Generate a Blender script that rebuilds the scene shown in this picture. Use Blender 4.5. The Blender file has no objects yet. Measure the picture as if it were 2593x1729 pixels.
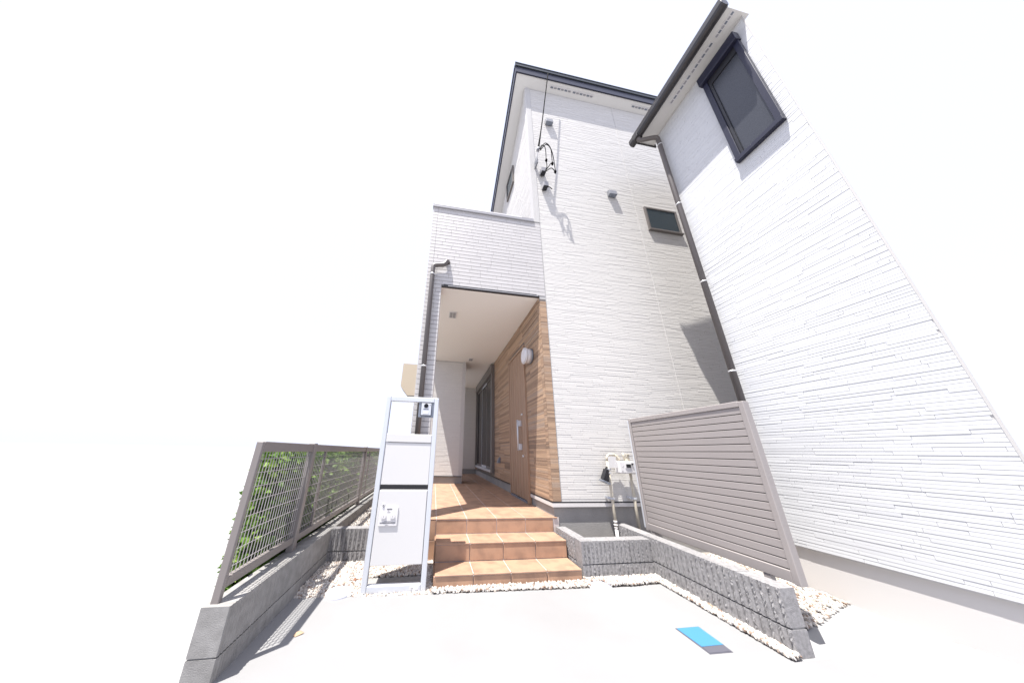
import bpy, bmesh, math, random
import numpy as np
from mathutils import Vector, Matrix

random.seed(7)
rng = np.random.default_rng(7)
scn = bpy.context.scene
col = scn.collection

# ---------------------------------------------------------------- camera
CAM_Z = 0.99215
cam_d = bpy.data.cameras.new('camera')
cam = bpy.data.objects.new('camera', cam_d)
col.objects.link(cam)
Rr = Vector((0.98751, -0.15601, 0.02185))
Rd = Vector((0.07163, 0.32110, -0.94433))
Rf = Vector((0.14031, 0.93411, 0.32827))
M = Matrix(((Rr.x, -Rd.x, -Rf.x), (Rr.y, -Rd.y, -Rf.y), (Rr.z, -Rd.z, -Rf.z)))
cam.matrix_world = Matrix.Translation((0, 0, CAM_Z)) @ M.to_4x4()
cam_d.sensor_fit = 'HORIZONTAL'
cam_d.sensor_width = 36.0
cam_d.lens = 647.63 / 2593 * 36.0
cam_d.shift_x = (1296.5 - 1206.566) / 2593
cam_d.shift_y = (919.772 - 864.5) / 2593
cam_d.clip_start = 0.01
cam_d.clip_end = 2000
scn.camera = cam

# ---------------------------------------------------------------- light
SUN = Vector((1.29, 1.0, -4.84)).normalized()          # direction the light travels
ELEV = math.asin(-SUN.z)
AZ = math.atan2(-SUN.x, -SUN.y)
w = bpy.data.worlds.new('World')
scn.world = w
w.use_nodes = True
wt = w.node_tree
wt.nodes.clear()
sky = wt.nodes.new('ShaderNodeTexSky')
sky.sky_type = 'NISHITA'
sky.sun_disc = False
sky.sun_elevation = ELEV
sky.sun_rotation = AZ
sky.air_density = 1.0
sky.dust_density = 3.0
mixn = wt.nodes.new('ShaderNodeMix')                     # thin even summer haze over the blue
mixn.data_type = 'RGBA'
mixn.inputs[0].default_value = 0.90
mixn.inputs[7].default_value = (5.0, 5.3, 6.7, 1)
bg = wt.nodes.new('ShaderNodeBackground')
bg.inputs[1].default_value = 0.10
wo = wt.nodes.new('ShaderNodeOutputWorld')
wt.links.new(sky.outputs[0], mixn.inputs[6])
wt.links.new(mixn.outputs[2], bg.inputs[0])
wt.links.new(bg.outputs[0], wo.inputs[0])
sun_d = bpy.data.lights.new('sun', 'SUN')
sun_d.energy = 5.0
sun_d.angle = math.radians(0.5)
sun_d.color = (1.0, 0.965, 0.91)
sun = bpy.data.objects.new('sun', sun_d)
col.objects.link(sun)
sun.rotation_euler = SUN.to_track_quat('-Z', 'Y').to_euler()
sun.location = (-4, -3, 12)
vs = scn.view_settings
vs.view_transform = 'Standard'
vs.look = 'None'
vs.exposure = 1.10
vs.gamma = 1.0
vs.use_curve_mapping = False
scn.render.engine = 'CYCLES'
scn.cycles.use_denoising = True
scn.cycles.max_bounces = 8
scn.cycles.diffuse_bounces = 5

# ---------------------------------------------------------------- measured places (metres)
YF = 2.919                     # front plane of the house
Y1, Y2 = 2.415, 2.656          # step risers
Z1, Z2, Z3 = 0.0923, 0.2317, 0.3642
XS0, XS1 = 0.073, 1.293        # steps, left and right
XW = 1.305                     # wood-clad porch wall
ZC = 3.06                      # porch ceiling
ZB = 0.507                     # lower edge of the siding
XN, YN0, YN1, ZN = 3.085, 0.97, 2.17, 5.70   # neighbouring house wall, its ends, its soffit
ZE = 8.05                      # soffit of the tall house at the front
SL = 0.55                      # its roof falls to the back

# ---------------------------------------------------------------- material helper
def mat(name, c, rough=0.6, c2=None, nscale=8.0, detail=5.0, namt=0.5, stretch=None, bump=0.0, bscale=60.0, bstretch=None,
        rnd=0.0, metal=0.0, spec=0.5, lo=0.35, hi=0.65, trans=0.0):
    m = bpy.data.materials.new(name)
    m.use_nodes = True
    nt = m.node_tree
    n = nt.nodes
    L = nt.links
    b = n['Principled BSDF']
    b.inputs['Roughness'].default_value = rough
    b.inputs['Metallic'].default_value = metal
    b.inputs['Specular IOR Level'].default_value = spec
    geo = n.new('ShaderNodeNewGeometry')
    def mapped(s):
        mp = n.new('ShaderNodeMapping')
        mp.inputs['Scale'].default_value = s
        L.new(geo.outputs['Position'], mp.inputs['Vector'])
        return mp.outputs[0]
    out = None
    if c2 is not None:
        nz = n.new('ShaderNodeTexNoise')
        nz.inputs['Scale'].default_value = nscale
        nz.inputs['Detail'].default_value = detail
        L.new(mapped(stretch or (1, 1, 1)), nz.inputs['Vector'])
        mr = n.new('ShaderNodeMapRange')
        mr.inputs[1].default_value = lo
        mr.inputs[2].default_value = hi
        mr.inputs[3].default_value = 0
        mr.inputs[4].default_value = namt * 2 if namt < .5 else 1
        L.new(nz.outputs[0], mr.inputs[0])
        mx = n.new('ShaderNodeMix')
        mx.data_type = 'RGBA'
        mx.inputs[6].default_value = (*c, 1)
        mx.inputs[7].default_value = (*c2, 1)
        L.new(mr.outputs[0], mx.inputs[0])
        out = mx.outputs[2]
    else:
        rgb = n.new('ShaderNodeRGB')
        rgb.outputs[0].default_value = (*c, 1)
        out = rgb.outputs[0]
    if rnd > 0:
        oi = n.new('ShaderNodeObjectInfo')
        mr = n.new('ShaderNodeMapRange')
        mr.inputs[3].default_value = 1 - rnd
        mr.inputs[4].default_value = 1 + rnd
        L.new(oi.outputs['Random'], mr.inputs[0])
        hs = n.new('ShaderNodeHueSaturation')
        L.new(mr.outputs[0], hs.inputs['Value'])
        L.new(out, hs.inputs['Color'])
        out = hs.outputs[0]
    L.new(out, b.inputs['Base Color'])
    if bump > 0:
        nz = n.new('ShaderNodeTexNoise')
        nz.inputs['Scale'].default_value = bscale
        nz.inputs['Detail'].default_value = 4
        L.new(mapped(bstretch or (1, 1, 1)), nz.inputs['Vector'])
        bp = n.new('ShaderNodeBump')
        bp.inputs['Strength'].default_value = bump
        bp.inputs['Distance'].default_value = 0.004
        L.new(nz.outputs[0], bp.inputs['Height'])
        L.new(bp.outputs[0], b.inputs['Normal'])
    if trans > 0:
        b.inputs['Transmission Weight'].default_value = trans
    return m

def attr_mat(name, rough, cols, attr='shade', spec=0.3, translucent=0.0, grain=None):
    """colour ramp driven by a per-piece mesh attribute"""
    m = bpy.data.materials.new(name)
    m.use_nodes = True
    nt = m.node_tree
    n, L = nt.nodes, nt.links
    b = n['Principled BSDF']
    b.inputs['Roughness'].default_value = rough
    b.inputs['Specular IOR Level'].default_value = spec
    at = n.new('ShaderNodeAttribute')
    at.attribute_name = attr
    cr = n.new('ShaderNodeValToRGB')
    el = cr.color_ramp.elements
    while len(el) < len(cols):
        el.new(0.5)
    for i, c in enumerate(cols):
        el[i].position = i / (len(cols) - 1)
        el[i].color = (*c, 1)
    L.new(at.outputs['Fac'], cr.inputs[0])
    out = cr.outputs[0]
    if grain:
        geo = n.new('ShaderNodeNewGeometry')
        mp = n.new('ShaderNodeMapping')
        mp.inputs['Scale'].default_value = grain[0]
        L.new(geo.outputs['Position'], mp.inputs['Vector'])
        nz = n.new('ShaderNodeTexNoise')
        nz.inputs['Scale'].default_value = 1.0
        nz.inputs['Detail'].default_value = 6
        L.new(mp.outputs[0], nz.inputs['Vector'])
        mr = n.new('ShaderNodeMapRange')
        mr.inputs[1].default_value = 0.3
        mr.inputs[2].default_value = 0.7
        mr.inputs[3].default_value = 1 - grain[1]
        mr.inputs[4].default_value = 1 + grain[1]
        L.new(nz.outputs[0], mr.inputs[0])
        hs = n.new('ShaderNodeHueSaturation')
        L.new(mr.outputs[0], hs.inputs['Value'])
        L.new(out, hs.inputs['Color'])
        out = hs.outputs[0]
    L.new(out, b.inputs['Base Color'])
    if translucent > 0:
        tr = n.new('ShaderNodeBsdfTranslucent')
        L.new(out, tr.inputs[0])
        ms = n.new('ShaderNodeMixShader')
        ms.inputs[0].default_value = translucent
        L.new(b.outputs[0], ms.inputs[1])
        L.new(tr.outputs[0], ms.inputs[2])
        L.new(ms.outputs[0], n['Material Output'].inputs[0])
    return m

MT = {}
MT['concrete'] = mat('concrete_slab', (0.250, 0.248, 0.250), 0.85, (0.230, 0.228, 0.230), 1.6, 9, 1, bump=0.12, bscale=220)
MT['ground'] = mat('pale_ground', (0.31, 0.31, 0.31), 0.9, (0.295, 0.295, 0.297), 0.6, 4, 1)
MT['siding'] = attr_mat('white_siding', 0.6, [(0.51, 0.495, 0.477), (0.55, 0.534, 0.515), (0.575, 0.558, 0.538)])
MT['siding_cool'] = attr_mat('cool_white_siding', 0.6, [(0.515, 0.522, 0.54), (0.56, 0.567, 0.585), (0.59, 0.597, 0.615)])
MT['siding_core'] = mat('siding_joint', (0.40, 0.39, 0.383), 0.8)
MT['siding_plain'] = mat('white_siding_plain', (0.50, 0.488, 0.478), 0.6, bump=0.1, bscale=120)
MT['white_board'] = mat('white_soffit_board', (0.60, 0.585, 0.565), 0.7, bump=0.05, bscale=300)
MT['porch_ceiling'] = mat('porch_ceiling_board', (0.82, 0.79, 0.76), 0.75, (0.80, 0.765, 0.735), 180, 2, 1, bump=0.06, bscale=400)
MT['tile_white'] = mat('white_wall_tile', (0.495, 0.476, 0.470), 0.55, (0.468, 0.450, 0.446), 30, 3, 1, bump=0.35, bscale=40, bstretch=(5, 5, 0.25), rnd=0.035)
MT['tile_joint'] = mat('grey_tile_joint', (0.20, 0.193, 0.21), 0.9)
MT['foundation'] = mat('foundation_mortar', (0.29, 0.28, 0.27), 0.9, (0.25, 0.242, 0.235), 5, 6, 1, bump=0.6, bscale=70)
MT['flashing'] = mat('pale_metal_flashing', (0.58, 0.56, 0.55), 0.45)
MT['dark_trim'] = mat('black_trim', (0.022, 0.022, 0.026), 0.4)
MT['navy'] = mat('navy_fascia', (0.012, 0.013, 0.030), 0.38)
MT['slate'] = mat('dark_gutter', (0.030, 0.036, 0.042), 0.4)
MT['black_gutter'] = mat('black_brown_gutter', (0.026, 0.024, 0.026), 0.35)
MT['spout'] = mat('brown_grey_downspout', (0.105, 0.092, 0.088), 0.42)
MT['grey_cap'] = mat('grey_parapet_cap', (0.30, 0.295, 0.31), 0.4)
MT['hood'] = mat('grey_vent_hood', (0.20, 0.205, 0.225), 0.45)
MT['steel'] = mat('galvanised_band', (0.72, 0.72, 0.74), 0.3, metal=0.7)
MT['alu'] = mat('silver_aluminium', (0.58, 0.60, 0.64), 0.34, metal=0.35)
MT['alu_dark'] = mat('grey_aluminium', (0.20, 0.22, 0.26), 0.4, metal=0.3)
MT['white_panel'] = mat('white_painted_steel', (0.565, 0.556, 0.552), 0.35)
MT['white_plastic'] = mat('white_plastic', (0.62, 0.605, 0.61), 0.4)
MT['black'] = mat('black_plastic', (0.015, 0.015, 0.018), 0.35)
MT['mark'] = mat('dark_print', (0.12, 0.12, 0.13), 0.6)
MT['bronze'] = mat('grey_brown_sash', (0.135, 0.120, 0.112), 0.42)
MT['bronze_fence'] = mat('grey_brown_fence', (0.205, 0.183, 0.175), 0.42, rnd=0.03)
MT['slat'] = mat('stone_grey_slat', (0.290, 0.264, 0.256), 0.42, (0.278, 0.253, 0.246), 3, 3, 1, rnd=0.025)
MT['wire'] = mat('grey_wire', (0.33, 0.31, 0.31), 0.4)
MT['glass'] = mat('dark_glass', (0.008, 0.009, 0.011), 0.08, spec=0.25)
MT['glass_blue'] = mat('wired_glass', (0.035, 0.060, 0.075), 0.12, spec=0.6)
MT['glass_frost'] = mat('frosted_glass', (0.05, 0.053, 0.065), 0.25, (0.03, 0.033, 0.04), 200, 2, 1, spec=0.5)
MT['lead'] = mat('pane_wire_line', (0.10, 0.13, 0.15), 0.5)
MT['block'] = mat('grey_concrete_block', (0.285, 0.277, 0.28), 0.95, (0.20, 0.194, 0.197), 55, 6, 1, bump=0.8, bscale=260, rnd=0.06)
MT['block_plain'] = mat('plain_concrete_block', (0.285, 0.277, 0.268), 0.95, (0.225, 0.218, 0.21), 18, 6, 1, bump=0.5, bscale=200, rnd=0.05)
MT['tile_terra'] = mat('terracotta_tile', (0.375, 0.228, 0.150), 0.6, (0.255, 0.157, 0.108), 9, 9, 1, bump=0.25, bscale=240, rnd=0.05, lo=0.42, hi=0.72)
MT['grout'] = mat('pale_grout', (0.50, 0.44, 0.42), 0.9)
MT['wood'] = attr_mat('oak_look_cladding', 0.6, [(0.205, 0.142, 0.102), (0.31, 0.208, 0.142), (0.41, 0.278, 0.185), (0.32, 0.238, 0.182)], grain=((3.5, 3.5, 170), 0.20))
MT['door_wood'] = mat('door_oak', (0.36, 0.235, 0.158), 0.5, (0.25, 0.160, 0.105), 1.0, 6, 1, stretch=(120, 120, 4), rnd=0.04)
MT['cream'] = mat('cream_pipe', (0.50, 0.455, 0.37), 0.5, (0.46, 0.42, 0.34), 20, 3, 1)
MT['beige_wall'] = mat('beige_stucco', (0.50, 0.43, 0.335), 0.8)
MT['blue'] = mat('bright_blue_plastic', (0.052, 0.195, 0.35), 0.45, bump=0.1, bscale=300)
MT['lid_grey'] = mat('grey_lid', (0.085, 0.085, 0.105), 0.6)
MT['cover'] = mat('pale_plastic_cover', (0.60, 0.61, 0.68), 0.5)
MT['cable'] = mat('black_cable', (0.008, 0.008, 0.009), 0.9, spec=0.05)
MT['soil'] = mat('gravel_bed', (0.33, 0.30, 0.27), 0.95, (0.2, 0.18, 0.16), 60, 5, 1)
MT['pebble'] = attr_mat('pale_pebbles', 0.8, [(0.26, 0.19, 0.15), (0.42, 0.37, 0.32), (0.50, 0.455, 0.41), (0.40, 0.38, 0.365), (0.54, 0.51, 0.47)])
MT['leaf'] = attr_mat('green_leaves', 0.5, [(0.020, 0.048, 0.008), (0.070, 0.145, 0.016), (0.125, 0.225, 0.030), (0.20, 0.30, 0.05)], spec=0.25, translucent=0.3)
MT['grass'] = attr_mat('grass_blades', 0.5, [(0.07, 0.14, 0.025), (0.14, 0.24, 0.05), (0.22, 0.30, 0.09)], translucent=0.2)
MT['stem'] = mat('brown_stem', (0.10, 0.075, 0.05), 0.9)
MT['earth'] = mat('dark_soil', (0.06, 0.055, 0.035), 0.95, (0.05, 0.075, 0.025), 9, 4, 1)
MT['dry'] = mat('dry_leaf_tan', (0.34, 0.24, 0.16), 0.8)
MT['dry_red'] = mat('dry_leaf_red', (0.20, 0.085, 0.05), 0.8)
MT['opal'] = mat('opal_lamp_glass', (0.72, 0.72, 0.76), 0.3)

# ---------------------------------------------------------------- mesh helpers
WORLD = {}
def place(o, parent):
    """o is modelled in world coordinates; keep it there under its parent"""
    col.objects.link(o)
    loc = Vector(o.location)
    WORLD[o] = loc.copy()
    if parent is not None:
        o.parent = parent
        o.location = loc - WORLD[parent]
    return o

def tag(o, label=None, cat=None, group=None, kind=None):
    if label: o['label'] = label
    if cat: o['category'] = cat
    if group: o['group'] = group
    if kind: o['kind'] = kind
    return o

def thing(name, loc, label, cat, group=None):
    o = bpy.data.objects.new(name, None)
    o.empty_display_size = 0.1
    o.location = loc
    place(o, None)
    return tag(o, label, cat, group)

class MB:
    def __init__(s):
        s.v, s.f = [], []
    def raw(s, vs, fs):
        k = len(s.v)
        s.v += [tuple(p) for p in vs]
        s.f += [tuple(i + k for i in q) for q in fs]
        return s
    def box(s, x0, y0, z0, x1, y1, z1):
        v = [(x0, y0, z0), (x1, y0, z0), (x1, y1, z0), (x0, y1, z0), (x0, y0, z1), (x1, y0, z1), (x1, y1, z1), (x0, y1, z1)]
        return s.raw(v, [(0, 3, 2, 1), (4, 5, 6, 7), (0, 1, 5, 4), (1, 2, 6, 5), (2, 3, 7, 6), (3, 0, 4, 7)])
    def prism(s, pts, axis, a, b):
        """polygon given in the two other axes, extruded along axis from a to b"""
        def P(p, t):
            return {'x': (t, p[0], p[1]), 'y': (p[0], t, p[1]), 'z': (p[0], p[1], t)}[axis]
        n = len(pts)
        v = [P(p, a) for p in pts] + [P(p, b) for p in pts]
        f = [tuple(range(n))[::-1], tuple(range(n, 2 * n))] + [(i, (i + 1) % n, n + (i + 1) % n, n + i) for i in range(n)]
        return s.raw(v, f)
    def tube(s, pts, r, n=12, cap=True):
        pts = [Vector(p) for p in pts]
        rs = r if isinstance(r, (list, tuple)) else [r] * len(pts)
        rings = []
        up = None
        for i, p in enumerate(pts):
            d = (pts[min(i + 1, len(pts) - 1)] - pts[max(i - 1, 0)]).normalized()
            if up is None or abs(d.dot(up)) > 0.95:
                up = Vector((0, 0, 1)) if abs(d.z) < 0.9 else Vector((1, 0, 0))
            a = d.cross(up).normalized()
            b = d.cross(a).normalized()
            up = a.cross(d).normalized() * 1.0
            rings.append([p + (a * math.cos(t) + b * math.sin(t)) * rs[i] for t in [2 * math.pi * k / n for k in range(n)]])
        v = [q for R_ in rings for q in R_]
        f = []
        for i in range(len(pts) - 1):
            for k in range(n):
                f.append((i * n + k, i * n + (k + 1) % n, (i + 1) * n + (k + 1) % n, (i + 1) * n + k))
        if cap:
            f.append(tuple(range(n))[::-1])
            f.append(tuple((len(pts) - 1) * n + k for k in range(n)))
        return s.raw(v, f)
    def disc(s, c, axis, r, h, n=32, r2=None):
        """short cylinder centred at c along axis"""
        c = Vector(c)
        d = Vector({'x': (1, 0, 0), 'y': (0, 1, 0), 'z': (0, 0, 1)}[axis])
        return s.tube([c - d * h / 2, c + d * h / 2], [r, r2 or r], n)
    def build(s, name, m, parent=None, smooth=False, bevel=0.0, kind=None):
        me = bpy.data.meshes.new(name)
        me.from_pydata(s.v, [], s.f)
        bm = bmesh.new()
        bm.from_mesh(me)
        bmesh.ops.recalc_face_normals(bm, faces=bm.faces)
        bm.to_mesh(me)
        bm.free()
        me.materials.append(MT[m])
        o = bpy.data.objects.new(name, me)
        place(o, parent)
        if smooth:
            for p in me.polygons:
                p.use_smooth = len(p.vertices) == 4
        if bevel > 0:
            md = o.modifiers.new('edge', 'BEVEL')
            md.width = bevel
            md.segments = 2
            md.limit_method = 'ANGLE'
        if kind: o['kind'] = kind
        return o

def part(name, m, parent, boxes, bevel=0.0, kind=None):
    b = MB()
    for q in boxes:
        b.box(*q)
    return b.build(name, m, parent, bevel=bevel, kind=kind)

_bb = {}
def bevel_box_mesh(name, sx, sy, sz, bev, m):
    key = (name, round(sx, 3), round(sy, 3), round(sz, 3), bev, m)
    if key not in _bb:
        bm = bmesh.new()
        bmesh.ops.create_cube(bm, size=1.0)
        for v in bm.verts:
            v.co = (v.co.x * sx, v.co.y * sy, v.co.z * sz)
        bmesh.ops.bevel(bm, geom=list(bm.edges), offset=bev, segments=1, affect='EDGES', profile=0.5)
        me = bpy.data.meshes.new(name)
        bm.to_mesh(me)
        bm.free()
        me.materials.append(MT[m])
        _bb[key] = me
    return _bb[key]

def piece(name, m, parent, x0, y0, z0, x1, y1, z1, bev=0.002):
    """one tile / slat / board: a bevelled box whose mesh is shared by all of its size"""
    me = bevel_box_mesh(name, x1 - x0, y1 - y0, z1 - z0, bev, m)
    o = bpy.data.objects.new(name, me)
    o.location = ((x0 + x1) / 2, (y0 + y1) / 2, (z0 + z1) / 2)
    return place(o, parent)

def bulk(name, m, parent, V, F, shade=None, kind='stuff', smooth=False):
    """V (n,3), F (m,k) arrays, shade per vertex"""
    V = np.asarray(V, np.float32)
    F = np.asarray(F, np.int32)
    me = bpy.data.meshes.new(name)
    k = F.shape[1]
    me.vertices.add(len(V))
    me.vertices.foreach_set('co', V.ravel())
    me.loops.add(F.size)
    me.loops.foreach_set('vertex_index', F.ravel())
    me.polygons.add(len(F))
    me.polygons.foreach_set('loop_start', np.arange(0, F.size, k, dtype=np.int32))
    me.polygons.foreach_set('loop_total', np.full(len(F), k, np.int32))
    me.update(calc_edges=True)
    if shade is not None:
        a = me.attributes.new('shade', 'FLOAT', 'POINT')
        a.data.foreach_set('value', np.asarray(shade, np.float32))
    me.polygons.foreach_set('use_smooth', np.full(len(F), bool(smooth)))
    me.validate()
    me.materials.append(MT[m])
    o = bpy.data.objects.new(name, me)
    place(o, parent)
    if kind: o['kind'] = kind
    return o

BOXF = np.array([(0, 3, 2, 1), (4, 5, 6, 7), (0, 1, 5, 4), (1, 2, 6, 5), (2, 3, 7, 6), (3, 0, 4, 7)])
def boxes_arrays(B):
    B = np.asarray(B, float)
    x0, y0, z0, x1, y1, z1 = B.T
    V = np.stack([np.stack(p, -1) for p in [(x0, y0, z0), (x1, y0, z0), (x1, y1, z0), (x0, y1, z0), (x0, y0, z1), (x1, y0, z1), (x1, y1, z1), (x0, y1, z1)]], 1)
    F = (BOXF[None] + (np.arange(len(B)) * 8)[:, None, None]).reshape(-1, 4)
    return V.reshape(-1, 3), F

ROW = 0.0242
def siding(name, parent, axis, plane, u0, u1, z0, z1, out, top=None, gap=0.0012, lens=(0.18, 0.48), m='siding'):
    """narrow staggered strips on a wall; axis 'y' faces -y at y=plane, axis 'x' faces -x at x=plane"""
    B, S = [], []
    n = int((z1 - z0) / ROW)
    for i in range(n):
        za = z0 + i * ROW
        u = u0 - random.uniform(0, 0.4)
        e1 = u1 if top is None else min(u1, top(za + ROW))
        while u < e1:
            l = random.uniform(*lens)
            a, b = max(u, u0), min(u + l - 0.002, e1)
            u += l
            if b - a < 0.01:
                continue
            d = out * random.choice((0.66, 0.82, 0.92, 1.0))
            if axis == 'y':
                B.append((a, plane - d, za + gap, b, plane, za + ROW))
            else:
                B.append((plane - d, a, za + gap, plane, b, za + ROW))
            S.append(random.choice((0.55, 0.65, 0.75, 0.85, 1.0)))
    V, F = boxes_arrays(B)
    V = V.reshape(-1, 8, 3)                       # each strip leans back a little, some more than others
    tl = rng.choice([0.0003, 0.0006, 0.0010, 0.0014], len(V))[:, None]
    if axis == 'y':
        V[:, [4, 5], 1] += tl
    else:
        V[:, [4, 7], 0] += tl
    V = V.reshape(-1, 3)
    return bulk(name, m, parent, V, F, np.repeat(S, 8))

# ================================================================ SETTING
g = MB()
g.raw([(-300, -60, -0.008), (300, -60, -0.008), (300, 400, -0.008), (-300, 400, -0.008)], [(0, 1, 2, 3)])
tag(g.build('ground', 'ground'), kind='structure')
SLAB = [(-0.9, 2.405), (-0.9, 1.66), (-9, 1.66), (-9, -7), (9, -7), (9, 1.48), (1.93, 1.48), (1.93, 2.322), (1.655, 2.307), (0.08, 2.357)]
tag(MB().prism(SLAB, 'z', -0.12, 0.0).build('driveway', 'concrete'), kind='structure')
tag(part('gravel_bed', 'soil', None, [(-0.9, 2.2, -0.11, 2.0, 2.93, -0.004), (1.9, 1.50, -0.112, 2.0, 2.21, -0.0045)]), kind='structure')
tag(part('planting_strip', 'soil', None, [(-0.9, 3.05, -0.11, -0.24, 8.6, 0.17)]), kind='structure')
tag(part('side_yard', 'soil', None, [(2.11, 1.9, -0.11, 3.12, 2.92, 0.004)]), kind='structure')
tag(MB().prism([(-1.031, 1.95), (-1.031, 7.5), (-2.9, 7.5), (-2.1, 3.9), (-1.48, 2.75), (-1.08, 2.05)], 'z', -0.11, 0.003).build('meadow', 'earth'), kind='structure')

# ---- porch floor and steps
def tile_plane(parent, xs, y0, y1, z, t=0.010, gap=0.0065, name='tile'):
    for a, b in xs:
        piece(name, 'tile_terra', parent, a + gap / 2, y0 + gap / 2, z - t, b - gap / 2, y1 - gap / 2, z)

TW = (XS1 - XS0) / 4
cols_steps = [(XS0 + i * TW, XS0 + (i + 1) * TW) for i in range(4)]
floor = part('porch_floor', 'grout', None, [(-0.262, YF + 0.008, -0.1, 1.36, 8.62, Z3 - 0.0035)])
tag(floor, kind='structure')
cols_floor = [(-0.262, XS0)] + cols_steps + [(XS1, 1.345)]
ys = [YF - 0.008, YF + 0.115]
while ys[-1] < 8.55:
    ys.append(ys[-1] + 0.30)
for a, b in zip(ys[:-1], ys[1:]):
    tile_plane(floor, cols_floor, a, b, Z3)
for k, (a, b) in enumerate([(-0.262, XS0)]):
    piece('tile', 'tile_terra', floor, a + 0.003, YF - 0.003, 0.185, b - 0.003, YF + 0.008, Z3 - 0.014)
    piece('tile', 'tile_terra', floor, a + 0.003, YF - 0.003, 0.02, b - 0.003, YF + 0.008, 0.180)

steps = thing('entrance_steps', (0.68, 2.6, 0), 'three terracotta tiled steps leading up from the gravel to the porch', 'steps')
st = MB()
st.prism([(Y1 + 0.011, -0.1), (Y1 + 0.011, Z1 - 0.004), (Y2 + 0.011, Z1 - 0.004), (Y2 + 0.011, Z2 - 0.004), (YF + 0.005, Z2 - 0.004), (YF + 0.005, Z3 - 0.016), (YF + 0.007, Z3 - 0.016), (YF + 0.007, -0.1)], 'x', XS0 + 0.004, XS1 - 0.004)
st.build('mortar_bed', 'grout', steps)
for (ya, yb, za, zb) in ((Y1, Y2, -0.06, Z1), (Y2, YF, Z1, Z2), (YF, None, Z2, Z3)):
    for a, b in cols_steps:
        piece('riser_tile', 'tile_terra', steps, a + 0.003, ya, za + 0.003, b - 0.003, ya + 0.010, zb - 0.0155)
        part('grout_line', 'grout', steps, [(a + 0.001, ya + 0.0006, zb - 0.0152, b - 0.001, ya + 0.0095, zb - 0.0122)])
        if yb:
            piece('tread_tile', 'tile_terra', steps, a + 0.003, ya - 0.008, zb - 0.0115, b - 0.003, yb - 0.003, zb, bev=0.003)
# flank tiles seen at the left of the steps
for (ya, yb, zb) in ((Y1 + 0.012, Y2 + 0.008, Z1), (Y2 + 0.012, YF, Z2)):
    piece('flank_tile', 'tile_terra', steps, XS0 - 0.006, ya, -0.05, XS0 + 0.004, yb, zb - 0.014)
    piece('flank_tile', 'tile_terra', steps, XS1 - 0.004, ya, -0.05, XS1 + 0.006, yb, zb - 0.014)

# ================================================================ HOUSE
house = thing('house', (3.1, 5.8, 0), 'tall white house with narrow staggered siding, wood clad porch and navy roof edge', 'house')
prof = [(YF + 0.004, ZB - 0.02), (YF + 0.004, ZE - 0.01), (8.6, ZE - SL * (8.6 - YF) - 0.01), (8.6, ZB - 0.02)]
MB().prism(prof, 'x', XW + 0.008, 5.2).build('wall', 'siding_core', house)
part('foundation', 'foundation', house, [(1.318, YF + 0.022, -0.1, 5.19, 8.59, ZB - 0.022), (1.312, YF + 0.014, ZB - 0.052, 5.195, YF + 0.03, ZB - 0.026)])
part('drip_flashing', 'flashing', house, [(1.296, YF - 0.010, ZB - 0.048, 5.2, YF + 0.013, ZB - 0.012), (1.296, YF + 0.0135, ZB - 0.048, 1.311, 3.58, ZB - 0.012)])
part('starter_trim', 'dark_trim', house, [(1.299, YF - 0.006, ZB - 0.011, 5.2, YF + 0.003, ZB + 0.001), (1.298, YF + 0.0035, ZB - 0.011, 1.3125, 3.58, ZB + 0.001), (1.298, 4.45, ZB - 0.011, 1.3125, 8.55, ZB + 0.001)])
siding('siding', house, 'y', YF + 0.004, 1.408, 5.2, ZB + 0.002, ZE - 0.02, 0.0040)
siding('side_siding', house, 'x', XW + 0.008, YF + 0.08, 8.6, 4.0, ZE, 0.0042, top=lambda z: YF + (ZE - z) / SL)
part('joint_strip', 'siding_core', house, [(1.4005, YF - 0.002, ZB + 0.002, 1.4075, YF + 0.0035, ZE - 0.015)])
ct = MB()
for k in range(5):
    a = 1.301 + k * 0.0198
    ct.box(a, YF - 0.007 + 0.0015 * (k % 2), 4.45, a + 0.0175, YF + 0.003, ZE - 0.015)
for k in range(4):
    a = YF + 0.004 + k * 0.0198
    ct.box(1.2985 + 0.001 * (k % 2), a, 4.45, 1.3125, a + 0.0175, ZE - 0.06)
ct.build('corner_trim', 'siding_plain', house)
part('panel_joint', 'siding_plain', house, [(3.224, YF - 0.0045, ZB + 0.002, 3.227, YF + 0.0035, ZE - 0.02)])

# ---- roof
roof_t = 0.29
def zr(y):
    return ZE - SL * (y - YF)
YE, XE = 2.770, 1.088
roof = MB().prism([(YE + 0.02, zr(YE) + 0.03), (YE + 0.02, zr(YE) + roof_t - 0.01), (9.0, zr(9.0) + roof_t - 0.01), (9.0, zr(9.0) + 0.03)], 'x', XE + 0.02, 5.4).build('roof', 'slate', house)
MB().prism([(YE + 0.004, zr(YE) + 0.004), (YE + 0.004, zr(YE) + 0.028), (9.0, zr(9.0) + 0.028), (9.0, zr(9.0) + 0.004)], 'x', XE + 0.004, 5.38).build('soffit', 'white_board', roof)
part('fascia', 'navy', roof, [(XE - 0.022, YE - 0.018, zr(YE) - 0.004, 5.41, YE + 0.003, zr(YE) + 0.175)])
part('gutter', 'slate', roof, [(XE - 0.034, YE - 0.036, zr(YE) + 0.176, 5.42, YE + 0.019, zr(YE) + 0.262), (XE - 0.034, YE - 0.044, zr(YE) + 0.250, 5.42, YE - 0.0365, zr(YE) + 0.268)])
MB().prism([(YE + 0.0035, zr(YE) - 0.004), (YE + 0.0035, zr(YE) + 0.20), (9.0, zr(9.0) + 0.20), (9.0, zr(9.0) - 0.004)], 'x', XE - 0.022, XE + 0.003).build('rake_fascia', 'navy', roof)
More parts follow.
